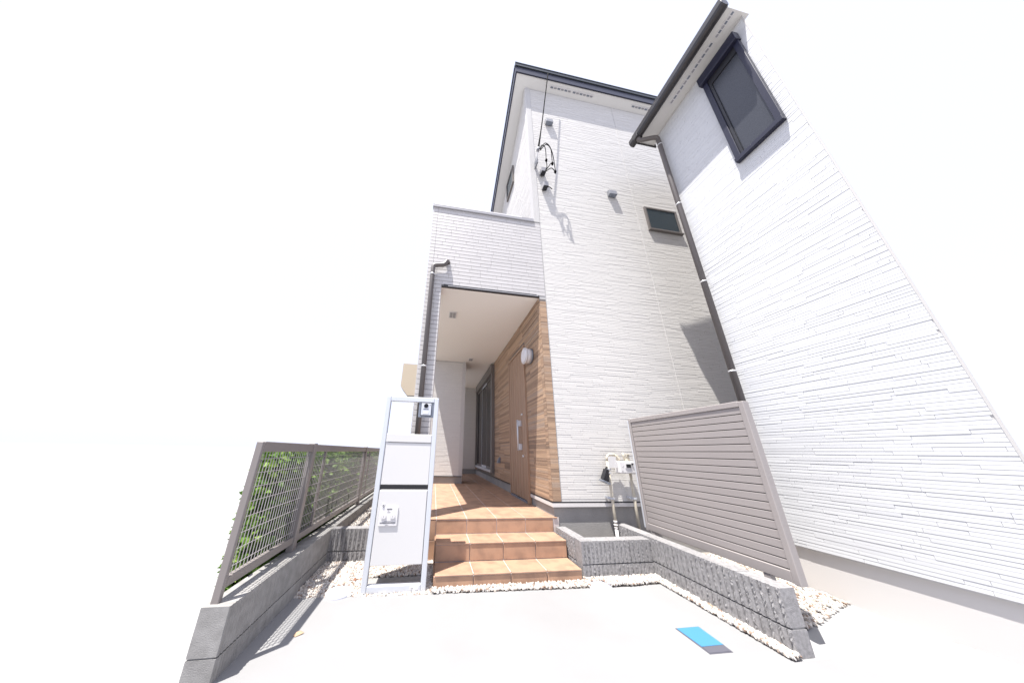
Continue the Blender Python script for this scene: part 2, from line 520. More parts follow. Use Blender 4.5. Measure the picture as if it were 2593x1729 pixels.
MB().prism([(YE + 0.0195, zr(YE) + 0.201), (YE + 0.0195, zr(YE) + 0.285), (9.0, zr(9.0) + 0.285), (9.0, zr(9.0) + 0.201)], 'x', XE - 0.036, XE + 0.019).build('rake_cap', 'slate', roof)
def soffit_vent(parent, pts_dir, c, length, width, n, zfun, axis):
    """white plate with a row of dark slots under a soffit"""
    b = MB()
    if axis == 'x':
        z = zfun(c[1])
        b.box(c[0] - length / 2, c[1] - width / 2, z - 0.004, c[0] + length / 2, c[1] + width / 2, z + 0.003)
    else:
        z = zfun(c[1])
        b.box(c[0] - width / 2, c[1] - length / 2, z - 0.004, c[0] + width / 2, c[1] + length / 2, z + 0.003)
    v = b.build('soffit_vent', 'white_plastic', parent)
    for i in range(n):
        t = -length / 2 + length * (i + 0.5) / n
        h = length / n * 0.36
        q = width * 0.24
        m = 'alu_dark' if i % 2 == 0 else 'grey_cap'
        if axis == 'x':
            part('slot', m, v, [(c[0] + t - h, c[1] - q, z - 0.0065, c[0] + t + h, c[1] + q, z - 0.0042)])
        else:
            part('slot', m, v, [(c[0] - q, c[1] + t - h, z - 0.0065, c[0] + q, c[1] + t + h, z - 0.0042)])
    return v
for cx_ in (2.05, 2.54, 3.90):
    soffit_vent(house, None, (cx_, 2.848), 0.46, 0.066, 6, lambda y: zr(y) + 0.006, 'x')

# ---- balcony, pillar, porch ceiling
balc = part('balcony', 'tile_joint', house, [(-0.255, YF + 0.006, ZC + 0.012, XW + 0.006, YF + 0.15, 4.43), (-0.255, YF + 0.1505, ZC + 0.012, -0.11, 8.6, 4.43),
                                             (-0.1095, YF + 0.1505, 3.28, XW + 0.006, 8.6, 3.36)])
part('parapet_cap', 'grey_cap', balc, [(-0.272, YF - 0.022, 4.432, XW - 0.012, YF + 0.17, 4.492), (-0.272, YF + 0.1705, 4.432, -0.09, 8.6, 4.492)], bevel=0.004)
part('cap_edge', 'white_plastic', balc, [(-0.240, YF - 0.0235, 4.470, 1.10, YF - 0.0222, 4.4915)])
part('beam_trim', 'dark_trim', house, [(-0.052, YF - 0.020, ZC - 0.006, 1.300, YF + 0.015, ZC + 0.016), (-0.03, YF - 0.024, ZC + 0.0165, 1.262, YF - 0.006, ZC + 0.027)])
part('trim_lip', 'grey_cap', house, [(0.03, YF - 0.0245, ZC + 0.001, 1.28, YF - 0.0205, ZC + 0.013)])
TROW = 0.0597
def tile_rows(parent, x0, x1, z0, z1, edge):
    z = z0
    i = 0
    while z < z1 - 0.01:
        zt = min(z + TROW, z1)
        xs = [x0]
        if edge:
            xs.append(x0 + 0.073)
        t = xs[-1] + (0.10, 0.27, 0.19, 0.05)[i % 4] + random.uniform(0, 0.05)
        while t < x1 - 0.06:
            if t - xs[-1] > 0.04:
                xs.append(t)
            t += random.choice((0.15, 0.23, 0.30, 0.30))
        xs.append(x1)
        for a, b in zip(xs[:-1], xs[1:]):
            piece('tile', 'tile_white', parent, a + 0.0009, YF - 0.001, z + 0.0052, b - 0.0009, YF + 0.0055, zt, bev=0.0015)
        z += TROW
        i += 1
tile_rows(balc, -0.263, 1.3995, ZC + 0.029, 4.431, True)
pillar = part('pillar', 'tile_joint', house, [(-0.255, YF + 0.006, 0.36, -0.063, YF + 0.20, ZC + 0.011)])
tile_rows(pillar, -0.263, -0.0570, ZC + 0.029 - TROW * 45, ZC + 0.029, True)
piece('side_panel', 'siding_plain', pillar, -0.0625, YF + 0.0060, 0.37, -0.0560, YF + 0.20, ZC + 0.008)
part('porch_ceiling', 'porch_ceiling', house, [(-0.11, YF + 0.0155, ZC, XW + 0.006, 8.59, ZC + 0.0115)])
for (x0, y0, x1, y1) in ((0.085, 3.53, 0.205, 3.73), (0.66, 5.55, 0.76, 5.72)):
    cv = part('ceiling_vent', 'white_plastic', house, [(x0, y0, ZC - 0.010, x1, y1, ZC - 0.001)], bevel=0.003)
    for k in range(2):
        a = x0 + 0.012 + k * (x1 - x0 - 0.02) / 2
        part('grille', 'grey_cap', cv, [(a, y0 + 0.02, ZC - 0.0125, a + (x1 - x0) / 2 - 0.018, y1 - 0.02, ZC - 0.0103)])

# ---- back of the porch
pb = part('porch_block', 'siding_core', house, [(-0.44, 5.868, 0.5, 0.628, 6.5, ZC - 0.001)])
siding('block_siding', house, 'y', 5.868, -0.44, 0.545, 0.512, ZC - 0.01, 0.004)
t = MB()
for k in range(4):
    t.box(0.548 + k * 0.0205, 5.859 + 0.002 * (k % 2), 0.512, 0.566 + k * 0.0205, 5.8675, ZC - 0.01)
t.build('block_corner_trim', 'siding_plain', house)
part('block_plinth', 'foundation', house, [(-0.435, 5.88, Z3 - 0.02, 0.622, 6.49, 0.498)])
part('block_starter', 'dark_trim', house, [(-0.445, 5.852, 0.499, 0.640, 5.8675, 0.511)])
part('porch_end_wall', 'siding_plain', house, [(-0.25, 8.45, 0.5, 1.318, 8.58, ZC - 0.001)])
part('end_wall_plinth', 'foundation', house, [(-0.25, 8.46, Z3 - 0.02, 1.31, 8.57, 0.499)])
siding('end_wall_siding', house, 'y', 8.4495, -0.25, 1.30, 0.512, ZC - 0.01, 0.003)
bay = MB().prism([(-0.44, 2.95), (-0.86, 2.95), (-0.865, 2.40), (-0.69, 2.19), (-0.44, 2.19)], 'y', 5.95, 6.45).build('bay', 'beige_wall', house)
part('bay_edge', 'bronze', bay, [(-0.70, 5.944, 2.178, -0.44, 6.45, 2.189)])

# ---- wood cladding: courses of three laths, each board a part
COURSE = 0.1083
clad = part('wood_cladding', 'bronze', house, [(XW + 0.001, YF + 0.012, ZB + 0.003, XW + 0.0075, 8.44, ZC - 0.002), (XW + 0.001, YF + 0.001, ZB + 0.003, 1.400, YF + 0.0035, ZC - 0.02)])
def board(parent, axis, u0, u1, z0, z1, tone):
    """a board of three laths with their own depth and tone; axis 'x' lies on the porch wall (along y), 'y' on the front strip (along x)"""
    B, S = [], []
    h = (z1 - z0 - 0.0022)
    cuts = sorted([0.0, 1.0, random.uniform(0.2, 0.3), random.uniform(0.45, 0.55), random.uniform(0.70, 0.80)])
    for a, b in zip(cuts[:-1], cuts[1:]):
        d = random.choice((0.0046, 0.0054, 0.0064))
        za, zb = z0 + 0.0022 + h * a, z0 + 0.0022 + h * b - 0.0006
        if axis == 'x':
            B.append((XW - d + 0.002, u0 + 0.0008, za, XW + 0.0008, u1 - 0.0008, zb))
        else:
            B.append((u0 + 0.0008, YF - 0.001 - d, za, u1 - 0.0008, YF + 0.0008, zb))
        S.append(min(1, max(0, 0.5 + (tone - 0.5) * 0.45 + random.uniform(-0.42, 0.42))))
    V, F = boxes_arrays(B)
    return bulk('board', 'wood', parent, V, F, np.repeat(S, 8), kind=None)
DOOR = (3.585, 4.455, 0.37, 2.625)      # y0 y1 z0 z1 with its frame
SASH = (5.72, 8.14, 0.58, 3.02)
z = ZB + 0.003
zc_top = ZC - 0.004
while z < zc_top - 0.02:
    zt = min(z + COURSE, zc_top)
    board(clad, 'y', 1.3065, 1.3995, z, min(zt, ZC - 0.022), random.uniform(0.25, 1.0)) if z < ZC - 0.06 else None
    # spans along the wall between the openings
    spans = [[YF + 0.0005, 8.44]]
    for (a, b, c, d) in (DOOR, SASH):
        if z + COURSE * 0.5 < d and zt > c:
            ns = []
            for s0, s1 in spans:
                if b <= s0 or a >= s1:
                    ns.append([s0, s1])
                else:
                    if a > s0: ns.append([s0, a])
                    if b < s1: ns.append([b, s1])
            spans = ns
    for s0, s1 in spans:
        u = s0
        first = abs(s0 - YF) < 0.01
        while u < s1 - 0.001:
            l = 0.075 if first else random.uniform(0.38, 0.95)
            first = False
            e = min(u + l, s1)
            if s1 - e < 0.12:
                e = s1
            board(clad, 'x', u, e, z, zt, random.uniform(0.15, 0.9))
            u = e
    z += COURSE

# ---- entrance door
door = thing('entrance_door', (1.3, 4.03, Z3), 'brown wood plank entrance door with tall silver bar handle inside the porch', 'door')
d = MB()
y0, y1 = 3.585, 4.455
d.box(1.276, y0, Z3 + 0.004, 1.3115, y0 + 0.075, 2.62)
d.box(1.276, y1 - 0.04, Z3 + 0.004, 1.3115, y1, 2.62)
d.box(1.276, y0 + 0.0755, 2.575, 1.3115, y1 - 0.0405, 2.62)
d.build('frame', 'door_wood', door, bevel=0.003)
part('core', 'black', door, [(1.296, y0 + 0.076, Z3 + 0.03, 1.311, y1 - 0.041, 2.574)])
pw = (y1 - 0.044 - (y0 + 0.083)) / 6
for k in range(6):
    a = y0 + 0.083 + k * pw
    piece('plank', 'door_wood', door, 1.281, a + 0.0045, Z3 + 0.035, 1.2955, a + pw - 0.0045, 2.565, bev=0.003)
part('threshold', 'alu_dark', door, [(1.272, y0 + 0.076, Z3 + 0.002, 1.3112, y1 - 0.041, Z3 + 0.028)])
hd = MB().tube([(1.232, 3.845, 1.03), (1.232, 3.845, 1.475)], 0.013, 14).build('handle', 'alu', door, smooth=True)
part('handle_mount', 'alu', hd, [(1.240, 3.800, 1.38, 1.281, 3.852, 1.465), (1.240, 3.800, 1.04, 1.281, 3.852, 1.125)], bevel=0.003)
for zk in (1.545, 0.955):
    MB().disc((1.272, 3.745, zk), 'x', 0.016, 0.022, 20).build('lock', 'steel', door, smooth=True)

# ---- sliding window with shutter box in the porch
sash = thing('sliding_window', (1.3, 6.9, 0.58), 'dark sliding window with grey brown shutter frame deep in the porch', 'window')
part('shutter_box', 'bronze', sash, [(1.222, 5.735, 2.80, 1.3115, 8.13, 3.02)], bevel=0.006)
part('guide_rail', 'bronze', sash, [(1.236, 5.735, 0.585, 1.3115, 5.86, 2.799)], bevel=0.004)
part('guide_rail', 'bronze', sash, [(1.236, 8.03, 0.585, 1.3115, 8.13, 2.799)], bevel=0.004)
part('sill', 'alu', sash, [(1.240, 5.861, 0.585, 1.3115, 8.029, 0.635)], bevel=0.003)
for i, (a, b) in enumerate(((5.865, 6.60), (6.56, 7.30), (7.27, 8.025))):
    xk = 1.284 + 0.009 * (i % 2)
    s_ = MB()
    for q in ((a, 0.636, a + 0.045, 2.798), (b - 0.045, 0.636, b, 2.798)):
        s_.box(xk, q[0], q[1], xk + 0.008, q[2], q[3])
    s_.box(xk, a + 0.0455, 0.636, xk + 0.008, b - 0.0455, 0.69)
    s_.box(xk, a + 0.0455, 2.74, xk + 0.008, b - 0.0455, 2.798)
    so = s_.build('sash', 'bronze' if i != 1 else 'alu', sash)
    part('pane', 'glass', so, [(xk + 0.003, a + 0.0455, 0.6905, xk + 0.006, b - 0.0455, 2.7395)])
    part('edge_strip', 'alu', so, [(xk - 0.002, a + 0.010, 0.64, xk - 0.0003, a + 0.020, 2.795)])
ol = MB().prism([(1.2965, 0.805), (1.240, 0.805), (1.262, 0.875), (1.2965, 0.915)], 'y', 5.20, 5.285).build('outdoor_outlet', 'alu_dark')
tag(ol, 'small dark outdoor socket cover low on the wood cladding beyond the door', 'outlet')

# ---- wall lamp
lamp = thing('wall_lamp', (1.29, 3.33, 2.33), 'round white wall lamp on the wood cladding beside the door', 'lamp')
MB().disc((1.289, 3.33, 2.33), 'x', 0.112, 0.016, 40).build('base', 'alu_dark', lamp, smooth=True)
MB().disc((1.249, 3.33, 2.33), 'x', 0.107, 0.064, 40).build('body', 'white_plastic', lamp, smooth=True)
MB().tube([(1.2165, 3.33, 2.33), (1.208, 3.33, 2.33), (1.190, 3.33, 2.33)], [0.107, 0.121, 0.119], 40).build('diffuser_ring', 'white_plastic', lamp, smooth=True)
MB().tube([(1.1895, 3.33, 2.33), (1.180, 3.33, 2.33)], [0.101, 0.088], 40).build('diffuser', 'opal', lamp, smooth=True)

# ---- facade fittings
def vent_hood(x0, z0, x1, z1):
    b = MB().prism([(YF - 0.006, z1), (YF - 0.065, z1 - 0.03), (YF - 0.075, z0), (YF - 0.006, z0)], 'x', x0, x1)
    h = b.build('vent_hood', 'hood', house, bevel=0.004)
    part('louvre', 'alu_dark', h, [(x0 + 0.012, YF - 0.070, z0 - 0.004, x1 - 0.012, YF - 0.007, z0 - 0.0005)])
vent_hood(1.66, 6.95, 1.80, 7.08)
vent_hood(2.71, 5.30, 2.855, 5.43)

def facade_window(x0, z0, x1, z1):
    w_ = MB()
    f = 0.035
    ya, yb = YF - 0.030, YF - 0.002
    w_.box(x0, ya, z0, x0 + f, yb, z1); w_.box(x1 - f, ya, z0, x1, yb, z1)
    w_.box(x0 + f + .0004, ya, z0, x1 - f - .0004, yb, z0 + f); w_.box(x0 + f + .0004, ya, z1 - f, x1 - f - .0004, yb, z1)
    o = w_.build('facade_window', 'bronze', house, bevel=0.003)
    part('pane', 'glass_blue', o, [(x0 + f, YF - 0.016, z0 + f, x1 - f, YF - 0.004, z1 - f)])
    sl = MB()
    n = 26
    for k in range(n):
        zz = z0 + f + (z1 - z0 - 2 * f) * (k + 0.5) / n
        sl.box(x0 + f + .001, YF - 0.0185, zz - 0.0015, x1 - f - .001, YF - 0.0163, zz + 0.0015)
    sl.build('screen_lines', 'lead', o)
    part('sill', 'bronze', o, [(x0 - 0.01, YF - 0.050, z0 - 0.016, x1 + 0.01, YF - 0.002, z0 - 0.0005)])
facade_window(3.385, 4.67, 4.03, 5.19)
# small window on the flank above the balcony
fw = MB()
for q in ((3.80, 6.56, 3.835, 7.07), (4.255, 6.56, 4.29, 7.07)):
    fw.box(1.268, q[0], q[1], 1.3105, q[2], q[3])
fw.box(1.268, 3.8355, 6.56, 1.3105, 4.2545, 6.60)
fw.box(1.268, 3.8355, 7.03, 1.3105, 4.2545, 7.07)
fo = fw.build('flank_window', 'bronze', house)
part('pane', 'glass_blue', fo, [(1.284, 3.8355, 6.6005, 1.2965, 4.2545, 7.0295)])

# ---- porch downspout
dy = YF - 0.050
dsp = MB().tube([(0.005, YF - 0.004, 3.452), (0.0, dy + 0.012, 3.448), (-0.012, dy, 3.430), (-0.025, dy, 3.395), (-0.05, dy, 3.372), (-0.150, dy, 3.352), (-0.172, dy, 3.345), (-0.183, dy, 3.315), (-0.185, dy, 3.26), (-0.185, dy, 0.40)], 0.029, 16)
dso = dsp.build('downspout', 'spout', house, smooth=True)
for zz in (3.20, 1.92, 0.75):
    MB().disc((-0.185, dy, zz), 'z', 0.0315, 0.014, 20).build('pipe_band', 'steel', dso, smooth=True)
MB().disc((0.005, YF - 0.012, 3.452), 'y', 0.034, 0.012, 20).build('outlet_flange', 'spout', dso, smooth=True)

# ---- incoming service line on the facade
sc = thing('service_cable', (1.45, 2.86, 6.1), 'black overhead service wires looping to small boxes high on the white facade', 'cable')
def curve(pts, n=8):
    P = [Vector(p) for p in pts]
    P = [P[0]] + P + [P[-1]]
    out = []
    for i in range(1, len(P) - 2):
        for k in range(n):
            t = k / n
            a, b, c_, d_ = P[i - 1], P[i], P[i + 1], P[i + 2]
            out.append(0.5 * ((2 * b) + (c_ - a) * t + (2 * a - 5 * b + 4 * c_ - d_) * t * t + (3 * b - 3 * c_ + d_ - a) * t ** 3))
    out.append(P[-2])
    return out
MB().tube(curve([(1.37, 2.70, 5.86), (1.47, 2.70, 6.45), (1.60, 2.705, 7.35), (1.725, 2.712, 8.21)]), 0.010, 8).build('drop_wire', 'cable', sc, smooth=True)
MB().tube(curve([(1.385, 2.69, 5.85), (1.43, 2.70, 6.15), (1.47, 2.70, 6.45)]), 0.006, 8).build('drop_wire', 'cable', sc, smooth=True)
MB().tube([(1.372, 2.70, 5.86), (1.366, 2.705, 5.79)], [0.020, 0.026], 14).build('insulator', 'hood', sc, smooth=True)
MB().tube([(1.366, 2.705, 5.80), (1.388, 2.81, 5.74)], 0.007, 8).build('hook_wire', 'steel', sc)
part('bracket', 'hood', sc, [(1.375, 2.80, 5.66, 1.402, 2.912, 5.80), (1.370, 2.802, 5.70, 1.3745, 2.86, 5.78)], bevel=0.003)
loops = [[(1.43, 2.77, 5.96), (1.47, 2.75, 6.02), (1.53, 2.76, 5.98), (1.552, 2.79, 5.78)],
         [(1.44, 2.77, 5.95), (1.52, 2.74, 6.06), (1.62, 2.75, 5.98), (1.658, 2.79, 5.72)],
         [(1.445, 2.77, 5.93), (1.54, 2.74, 6.03), (1.64, 2.75, 5.90), (1.70, 2.79, 5.53)],
         [(1.530, 2.815, 5.52), (1.552, 2.79, 5.60), (1.552, 2.79, 5.74)],
         [(1.535, 2.815, 5.52), (1.60, 2.79, 5.64), (1.63, 2.785, 5.69)],
         [(1.535, 2.815, 5.50), (1.62, 2.78, 5.555), (1.685, 2.785, 5.51)]]
def out_(p, y=2.68):
    k = y / p[1]
    return (p[0] * k, y + (p[1] - 2.77) * 0.5, CAM_Z + (p[2] - CAM_Z) * k)
loops = [[out_(p) if p[2] > 0 and not (i >= 3 and j == 0) else p for j, p in enumerate(lp)] for i, lp in enumerate(loops)]
for lp in loops:
    MB().tube(curve(lp), 0.0065, 8).build('loop_wire', 'cable', sc, smooth=True)
for p in [out_(q) for q in ((1.552, 2.79, 5.755), (1.658, 2.79, 5.70), (1.695, 2.79, 5.51))]:
    MB().tube([(p[0], p[1], p[2] + 0.035), p, (p[0], p[1], p[2] - 0.035)], [0.010, 0.022, 0.012], 10).build('splice', 'cable', sc, smooth=True)
for (x0, z0) in ((1.462, 5.505), (1.475, 5.165)):
    bx_ = MB().prism([(YF - 0.006, z0 + 0.115), (YF - 0.110, z0 + 0.085), (YF - 0.105, z0), (YF - 0.006, z0 + 0.01)], 'x', x0, x0 + 0.085).build('entry_cap', 'grey_cap', sc, bevel=0.004)
    part('dark_opening', 'black', bx_, [(x0 + 0.006, YF - 0.103, z0 - 0.004, x0 + 0.079, YF - 0.02, z0 + 0.012)])
MB().tube(curve([(1.55, 2.83, 5.17), (1.585, 2.815, 5.13), (1.61, 2.81, 5.09)]), 0.006, 8).build('stub_wire', 'cable', sc, smooth=True)

# ================================================================ NEIGHBOURING HOUSE (right)
nb = thing('neighbouring_house', (XN + 0.1, 1.6, 0), 'white sided neighbouring house wall with dark gutter and window at the right', 'house')
XB = 5.6                       # the house goes on to the right; its street front runs askew to this wall
def front_y(y, k, x):
    return y + (x - XN) * k
MB().prism([(XN + 0.006, YN0), (XB, front_y(YN0, 0.36, XB)), (XB, YN1), (XN + 0.006, YN1)], 'z', 0.3, ZN + 0.02).build('wall', 'siding_plain', nb)
MB().prism([(XN + 0.03, YN0 + 0.025), (XB - 0.03, front_y(YN0, 0.36, XB) + 0.02), (XB - 0.03, YN1 - 0.01), (XN + 0.03, YN1 - 0.01)], 'z', -0.1, 0.299).build('foundation', 'flashing', nb)
siding('siding', nb, 'x', XN + 0.0055, YN0 + 0.012, YN1 - 0.03, 0.31, ZN, 0.0036, m='siding_cool')
part('end_trim', 'siding_plain', nb, [(XN + 0.0005, YN0 + 0.0005, 0.31, XN + 0.0055, YN0 + 0.011, ZN)])
part('corner_trim', 'siding_plain', nb, [(XN - 0.004, YN1 - 0.0285, 0.31, XN + 0.0055, YN1 + 0.006, ZN), (XN + 0.006, YN1 + 0.0005, 0.31, XN + 0.06, YN1 + 0.006, ZN)])
rx0, rx1, rs = 2.80, XB + 0.1, 0.38
ry0, ry1, ryb = YN0 - 0.03, front_y(YN0 - 0.03, 0.36, XB + 0.1), 2.30
rz = lambda x, d: ZN + 0.075 + d + rs * (x - rx0)
nroof = MB().raw([(rx0, ry0, rz(rx0, 0)), (rx1, ry1, rz(rx1, 0)), (rx1, ryb, rz(rx1, 0)), (rx0, ryb, rz(rx0, 0)), (rx0, ry0, rz(rx0, .09)), (rx1, ry1, rz(rx1, .09)), (rx1, ryb, rz(rx1, .09)), (rx0, ryb, rz(rx0, .09))],
                 [tuple(q) for q in BOXF.tolist()]).build('roof', 'black_gutter', nb)
MB().prism([(XN + 0.1, ZN + 0.021), (XB, ZN + 0.021), (XB, rz(XB, 0) - 0.002), (XN + 0.1, rz(XN + 0.1, 0) - 0.002)], 'y', YN1 - 0.06, YN1 - 0.002).build('gable_wall', 'siding_plain', nb)
part('soffit', 'white_board', nroof, [(2.858, YN0 - 0.02, ZN + 0.021, 3.16, 2.283, ZN + 0.034)])
part('fascia', 'black_gutter', nroof, [(2.836, YN0 - 0.03, ZN + 0.000, 2.8575, 2.283, ZN + 0.12), (2.836, 2.2835, ZN + 0.003, 3.20, 2.299, ZN + 0.12)])
gt = MB().prism([(2.742, ZN + 0.055), (2.742, ZN - 0.012), (2.756, ZN - 0.042), (2.780, ZN - 0.054), (2.812, ZN - 0.054), (2.828, ZN - 0.040), (2.8355, ZN - 0.012), (2.8355, ZN + 0.055)], 'y', YN0 - 0.05, 2.325)
gut = gt.build('gutter', 'black_gutter', nb, bevel=0.003)
part('gutter_hanger', 'black_gutter', gut, [(2.735, 2.16, ZN - 0.060, 2.8357, 2.235, ZN + 0.03)], bevel=0.006)
for yy, ln in ((1.63, 0.30), (1.33, 0.27), (1.06, 0.2)):
    soffit_vent(nb, None, (2.965, yy), ln, 0.050, 6, lambda y: ZN + 0.020, 'y')
sx, sy = 3.020, 2.105
spo = MB().tube(curve([(2.790, 2.197, ZN - 0.05), (2.795, 2.197, ZN - 0.085), (2.83, 2.18, ZN - 0.110), (2.96, 2.12, ZN - 0.125), (3.008, sy, ZN - 0.145), (sx, sy, ZN - 0.20), (sx, sy, ZN - 0.4)], 6) + [Vector((sx, sy, 0.25))], 0.030, 16).build('downspout', 'spout', nb, smooth=True)
for zz in (5.40, 4.20, 2.96, 1.85):
    MB().disc((sx, sy, zz), 'z', 0.0325, 0.016, 20).build('pipe_band', 'steel', spo, smooth=True)
nw = MB()
wy0, wy1, wz0, wz1 = 1.06, 1.462, 4.09, 5.43
nw.box(XN - 0.045, wy1 - 0.05, wz0, XN - 0.003, wy1, wz1)
nw.box(XN - 0.045, wy0, wz0, XN - 0.003, wy0 + 0.05, wz1)
nw.box(XN - 0.055, wy0, wz0 - 0.055, XN - 0.003, wy1 + 0.004, wz0 - 0.0005)
no = nw.build('window', 'navy', nb, bevel=0.003)
part('shutter_box', 'navy', no, [(XN - 0.085, wy0 - 0.01, wz1 + 0.001, XN - 0.003, wy1 + 0.012, wz1 + 0.14)], bevel=0.006)
part('pane', 'glass_frost', no, [(XN - 0.018, wy0 + 0.0505, wz0 + 0.001, XN - 0.006, wy1 - 0.0505, wz1 - 0.001)])
part('inner_rail', 'black', no, [(XN - 0.032, wy1 - 0.075, wz0 + 0.002, XN - 0.019, wy1 - 0.0507, wz1 - 0.002), (XN - 0.032, wy0 + 0.051, wz1 - 0.10, XN - 0.019, wy1 - 0.0755, wz1 - 0.002)])

# ================================================================ BLOCK WALLS
def ribbed_mesh(L, h, t, seed, fine=False):
    """concrete block, length along x, face towards -y (y<=0), with real vertical ribs"""
    r = random.Random(seed)
    us, ds, rough = [], [], []
    if fine:
        p = 0.0215
        u = 0.0
        while u < L - 0.001:
            for k, dd in ((0, 0.0), (0.35, -0.0032), (0.65, -0.0032)):
                if u + k * p < L:
                    us.append(u + k * p); ds.append(dd); rough.append(0.0006)
            u += p
        us.append(L); ds.append(0.0); rough.append(0)
    else:
        p = L / round(L / 0.0395)
        u = 0.0
        while u < L - 0.002:
            seq = [(0.0, -0.002, 0), (0.002, -0.0085, 0.0), (0.021, -0.0085, 0.0), (0.0225, -0.0005, 0.002), (0.0270, -0.005, 0.006), (0.0320, -0.005, 0.006), (0.0365, -0.001, 0.003)]
            for k, dd, rr in seq:
                if u + k < L - 0.0005:
                    us.append(u + k); ds.append(dd); rough.append(rr)
            u += p
        us.append(L); ds.append(-0.002); rough.append(0)
    nz = 4 if fine else 15
    V, F = [], []
    n = len(us)
    for j in range(nz + 1):
        zz = h * j / nz
        for i in range(n):
            dd = ds[i] + (r.uniform(-rough[i], rough[i] * 0.7) if 0 < j < nz or fine else 0)
            zj = zz + (r.uniform(-0.004, 0.004) if (rough[i] > 0.004 and 0 < j < nz) else 0)
            V.append((us[i], dd, zj))
    for j in range(nz):
        for i in range(n - 1):
            a = j * n + i
            F.append((a, a + 1, a + n + 1, a + n))
    k = len(V)
    # back edge, top and bottom skirts
    V += [(0, t, 0), (L, t, 0), (0, t, h), (L, t, h)]
    F.append(tuple(range(nz * n, nz * n + n)) + (k + 3, k + 2))
    F.append(tuple(range(n))[::-1] + (k, k + 1))
    F.append(tuple(j * n for j in range(nz + 1))[::-1] + (k, k + 2)[::1])
    F.append(tuple(j * n + n - 1 for j in range(nz + 1)) + (k + 3, k + 1))
    F.append((k, k + 2, k + 3, k + 1))
    me = bpy.data.meshes.new('block')
    me.from_pydata(V, [], F)
    bm = bmesh.new(); bm.from_mesh(me)
    bmesh.ops.recalc_face_normals(bm, faces=bm.faces)
    bm.to_mesh(me); bm.free()
    me.materials.append(MT['block_plain' if fine else 'block'])
    return me

_rm = {}
def put_block(parent, org, rotz, L, h, t, fine=False):
    var = random.randint(0, 2)
    key = (round(L, 3), round(h, 3), round(t, 3), fine, var)
    if key not in _rm:
        _rm[key] = ribbed_mesh(L, h, t, hash(key) % 9999, fine)
    o = bpy.data.objects.new('block', _rm[key])
    o.location = org
    o.rotation_euler = (0, 0, rotz)
    return place(o, parent)

def block_run(parent, a, b, rotz, rows, t, L0=0.395, fine=False, gap=0.004, first=None):
    """courses of blocks from a towards b along the wall; rows = [(z0, z1)]"""
    a, b = Vector((a[0], a[1], 0)), Vector((b[0], b[1], 0))
    d = (b - a).normalized()
    T = (b - a).length
    for (z0, z1) in rows:
        u = 0.0
        l = first or L0
        while u < T - 0.02:
            e = min(u + l, T)
            if T - e < 0.05: e = T
            p = a + d * u
            put_block(parent, (p.x, p.y, z0), rotz, e - u - gap, z1 - z0 - gap, t, fine)
            u = e
            l = L0

ROWS = [(-0.08, 0.115), (0.122, 0.302)]
# right boundary wall: face -x ; block local +x runs towards -y
rw = thing('boundary_wall', (2.05, 2.0, 0), 'low grey ribbed block wall under the louvred fence along the right edge', 'wall')
block_run(rw, (2.0, 2.905), (2.0, 1.50), -math.pi / 2, ROWS, 0.10, gap=0.003)
part('mortar', 'block_plain', rw, [(2.012, 1.505, -0.08, 2.092, 2.90, 0.294)])
lw_ = thing('planter_wall', (1.65, 2.5, 0), 'low grey ribbed block planter wall right of the tiled steps', 'wall')
block_run(lw_, (1.318, 2.442), (1.999, 2.442), 0, [(-0.08, 0.108), (0.115, 0.284)], 0.095, first=0.075, gap=0.003)
block_run(lw_, (1.3175, 2.905), (1.3175, 2.5375), -math.pi / 2, [(-0.08, 0.108), (0.115, 0.284)], 0.095, gap=0.003)
piece('block', 'block', lw_, 1.3185, 2.4425, -0.07, 1.41, 2.5365, 0.2815, bev=0.003)
part('mortar', 'block_plain', lw_, [(1.40, 2.453, -0.08, 1.995, 2.53, 0.276), (1.328, 2.54, -0.08, 1.40, 2.90, 0.276)])
ll = thing('planter_wall', (-0.5, 3.0, 0), 'low grey ribbed block planter wall between mesh fence and mailbox stand', 'wall')
block_run(ll, (-0.898, 2.965), (-0.265, 2.965), 0, [(-0.08, 0.100), (0.107, 0.286)], 0.085, gap=0.003)
part('mortar', 'block_plain', ll, [(-0.89, 2.975, -0.08, -0.27, 3.045, 0.28)])
lb = thing('boundary_wall', (-0.96, 3.5, 0), 'low plain concrete block wall carrying the mesh fence on the left', 'wall')
block_run(lb, (-0.9, 1.68), (-0.9, 8.6), math.pi / 2, [(-0.08, 0.094), (0.098, 0.283)], 0.12, fine=True, gap=0.0025)
part('mortar', 'block_plain', lb, [(-1.012, 1.685, -0.08, -0.912, 8.6, 0.276)])

# ================================================================ MESH FENCE (left)
mf = thing('mesh_fence', (-0.985, 3.5, 0.28), 'grey brown wire mesh fence on the block wall in front of the bushes', 'fence')
XF = -0.985
posts = [2.40, 4.14, 5.9, 7.6]
for py in posts:
    piece('post', 'bronze_fence', mf, XF - 0.024, py - 0.026, 0.27, XF + 0.024, py + 0.026, 1.034, bev=0.003)
ends = [1.73] + posts + [8.6]
piece('top_rail', 'bronze_fence', mf, XF - 0.02, 1.73, 0.968, XF + 0.0185, 8.6, 1.026, bev=0.003)
piece('bottom_rail', 'bronze_fence', mf, XF - 0.016, 1.73, 0.332, XF + 0.0155, 8.6, 0.378, bev=0.003)
piece('end_post', 'bronze_fence', mf, XF - 0.018, 1.705, 0.27, XF + 0.018, 1.729, 1.024, bev=0.003)
for py in (2.68, 4.42, 6.2):
    piece('stiffener', 'bronze_fence', mf, XF - 0.006, py - 0.012, 0.379, XF + 0.012, py + 0.012, 0.967, bev=0.002)
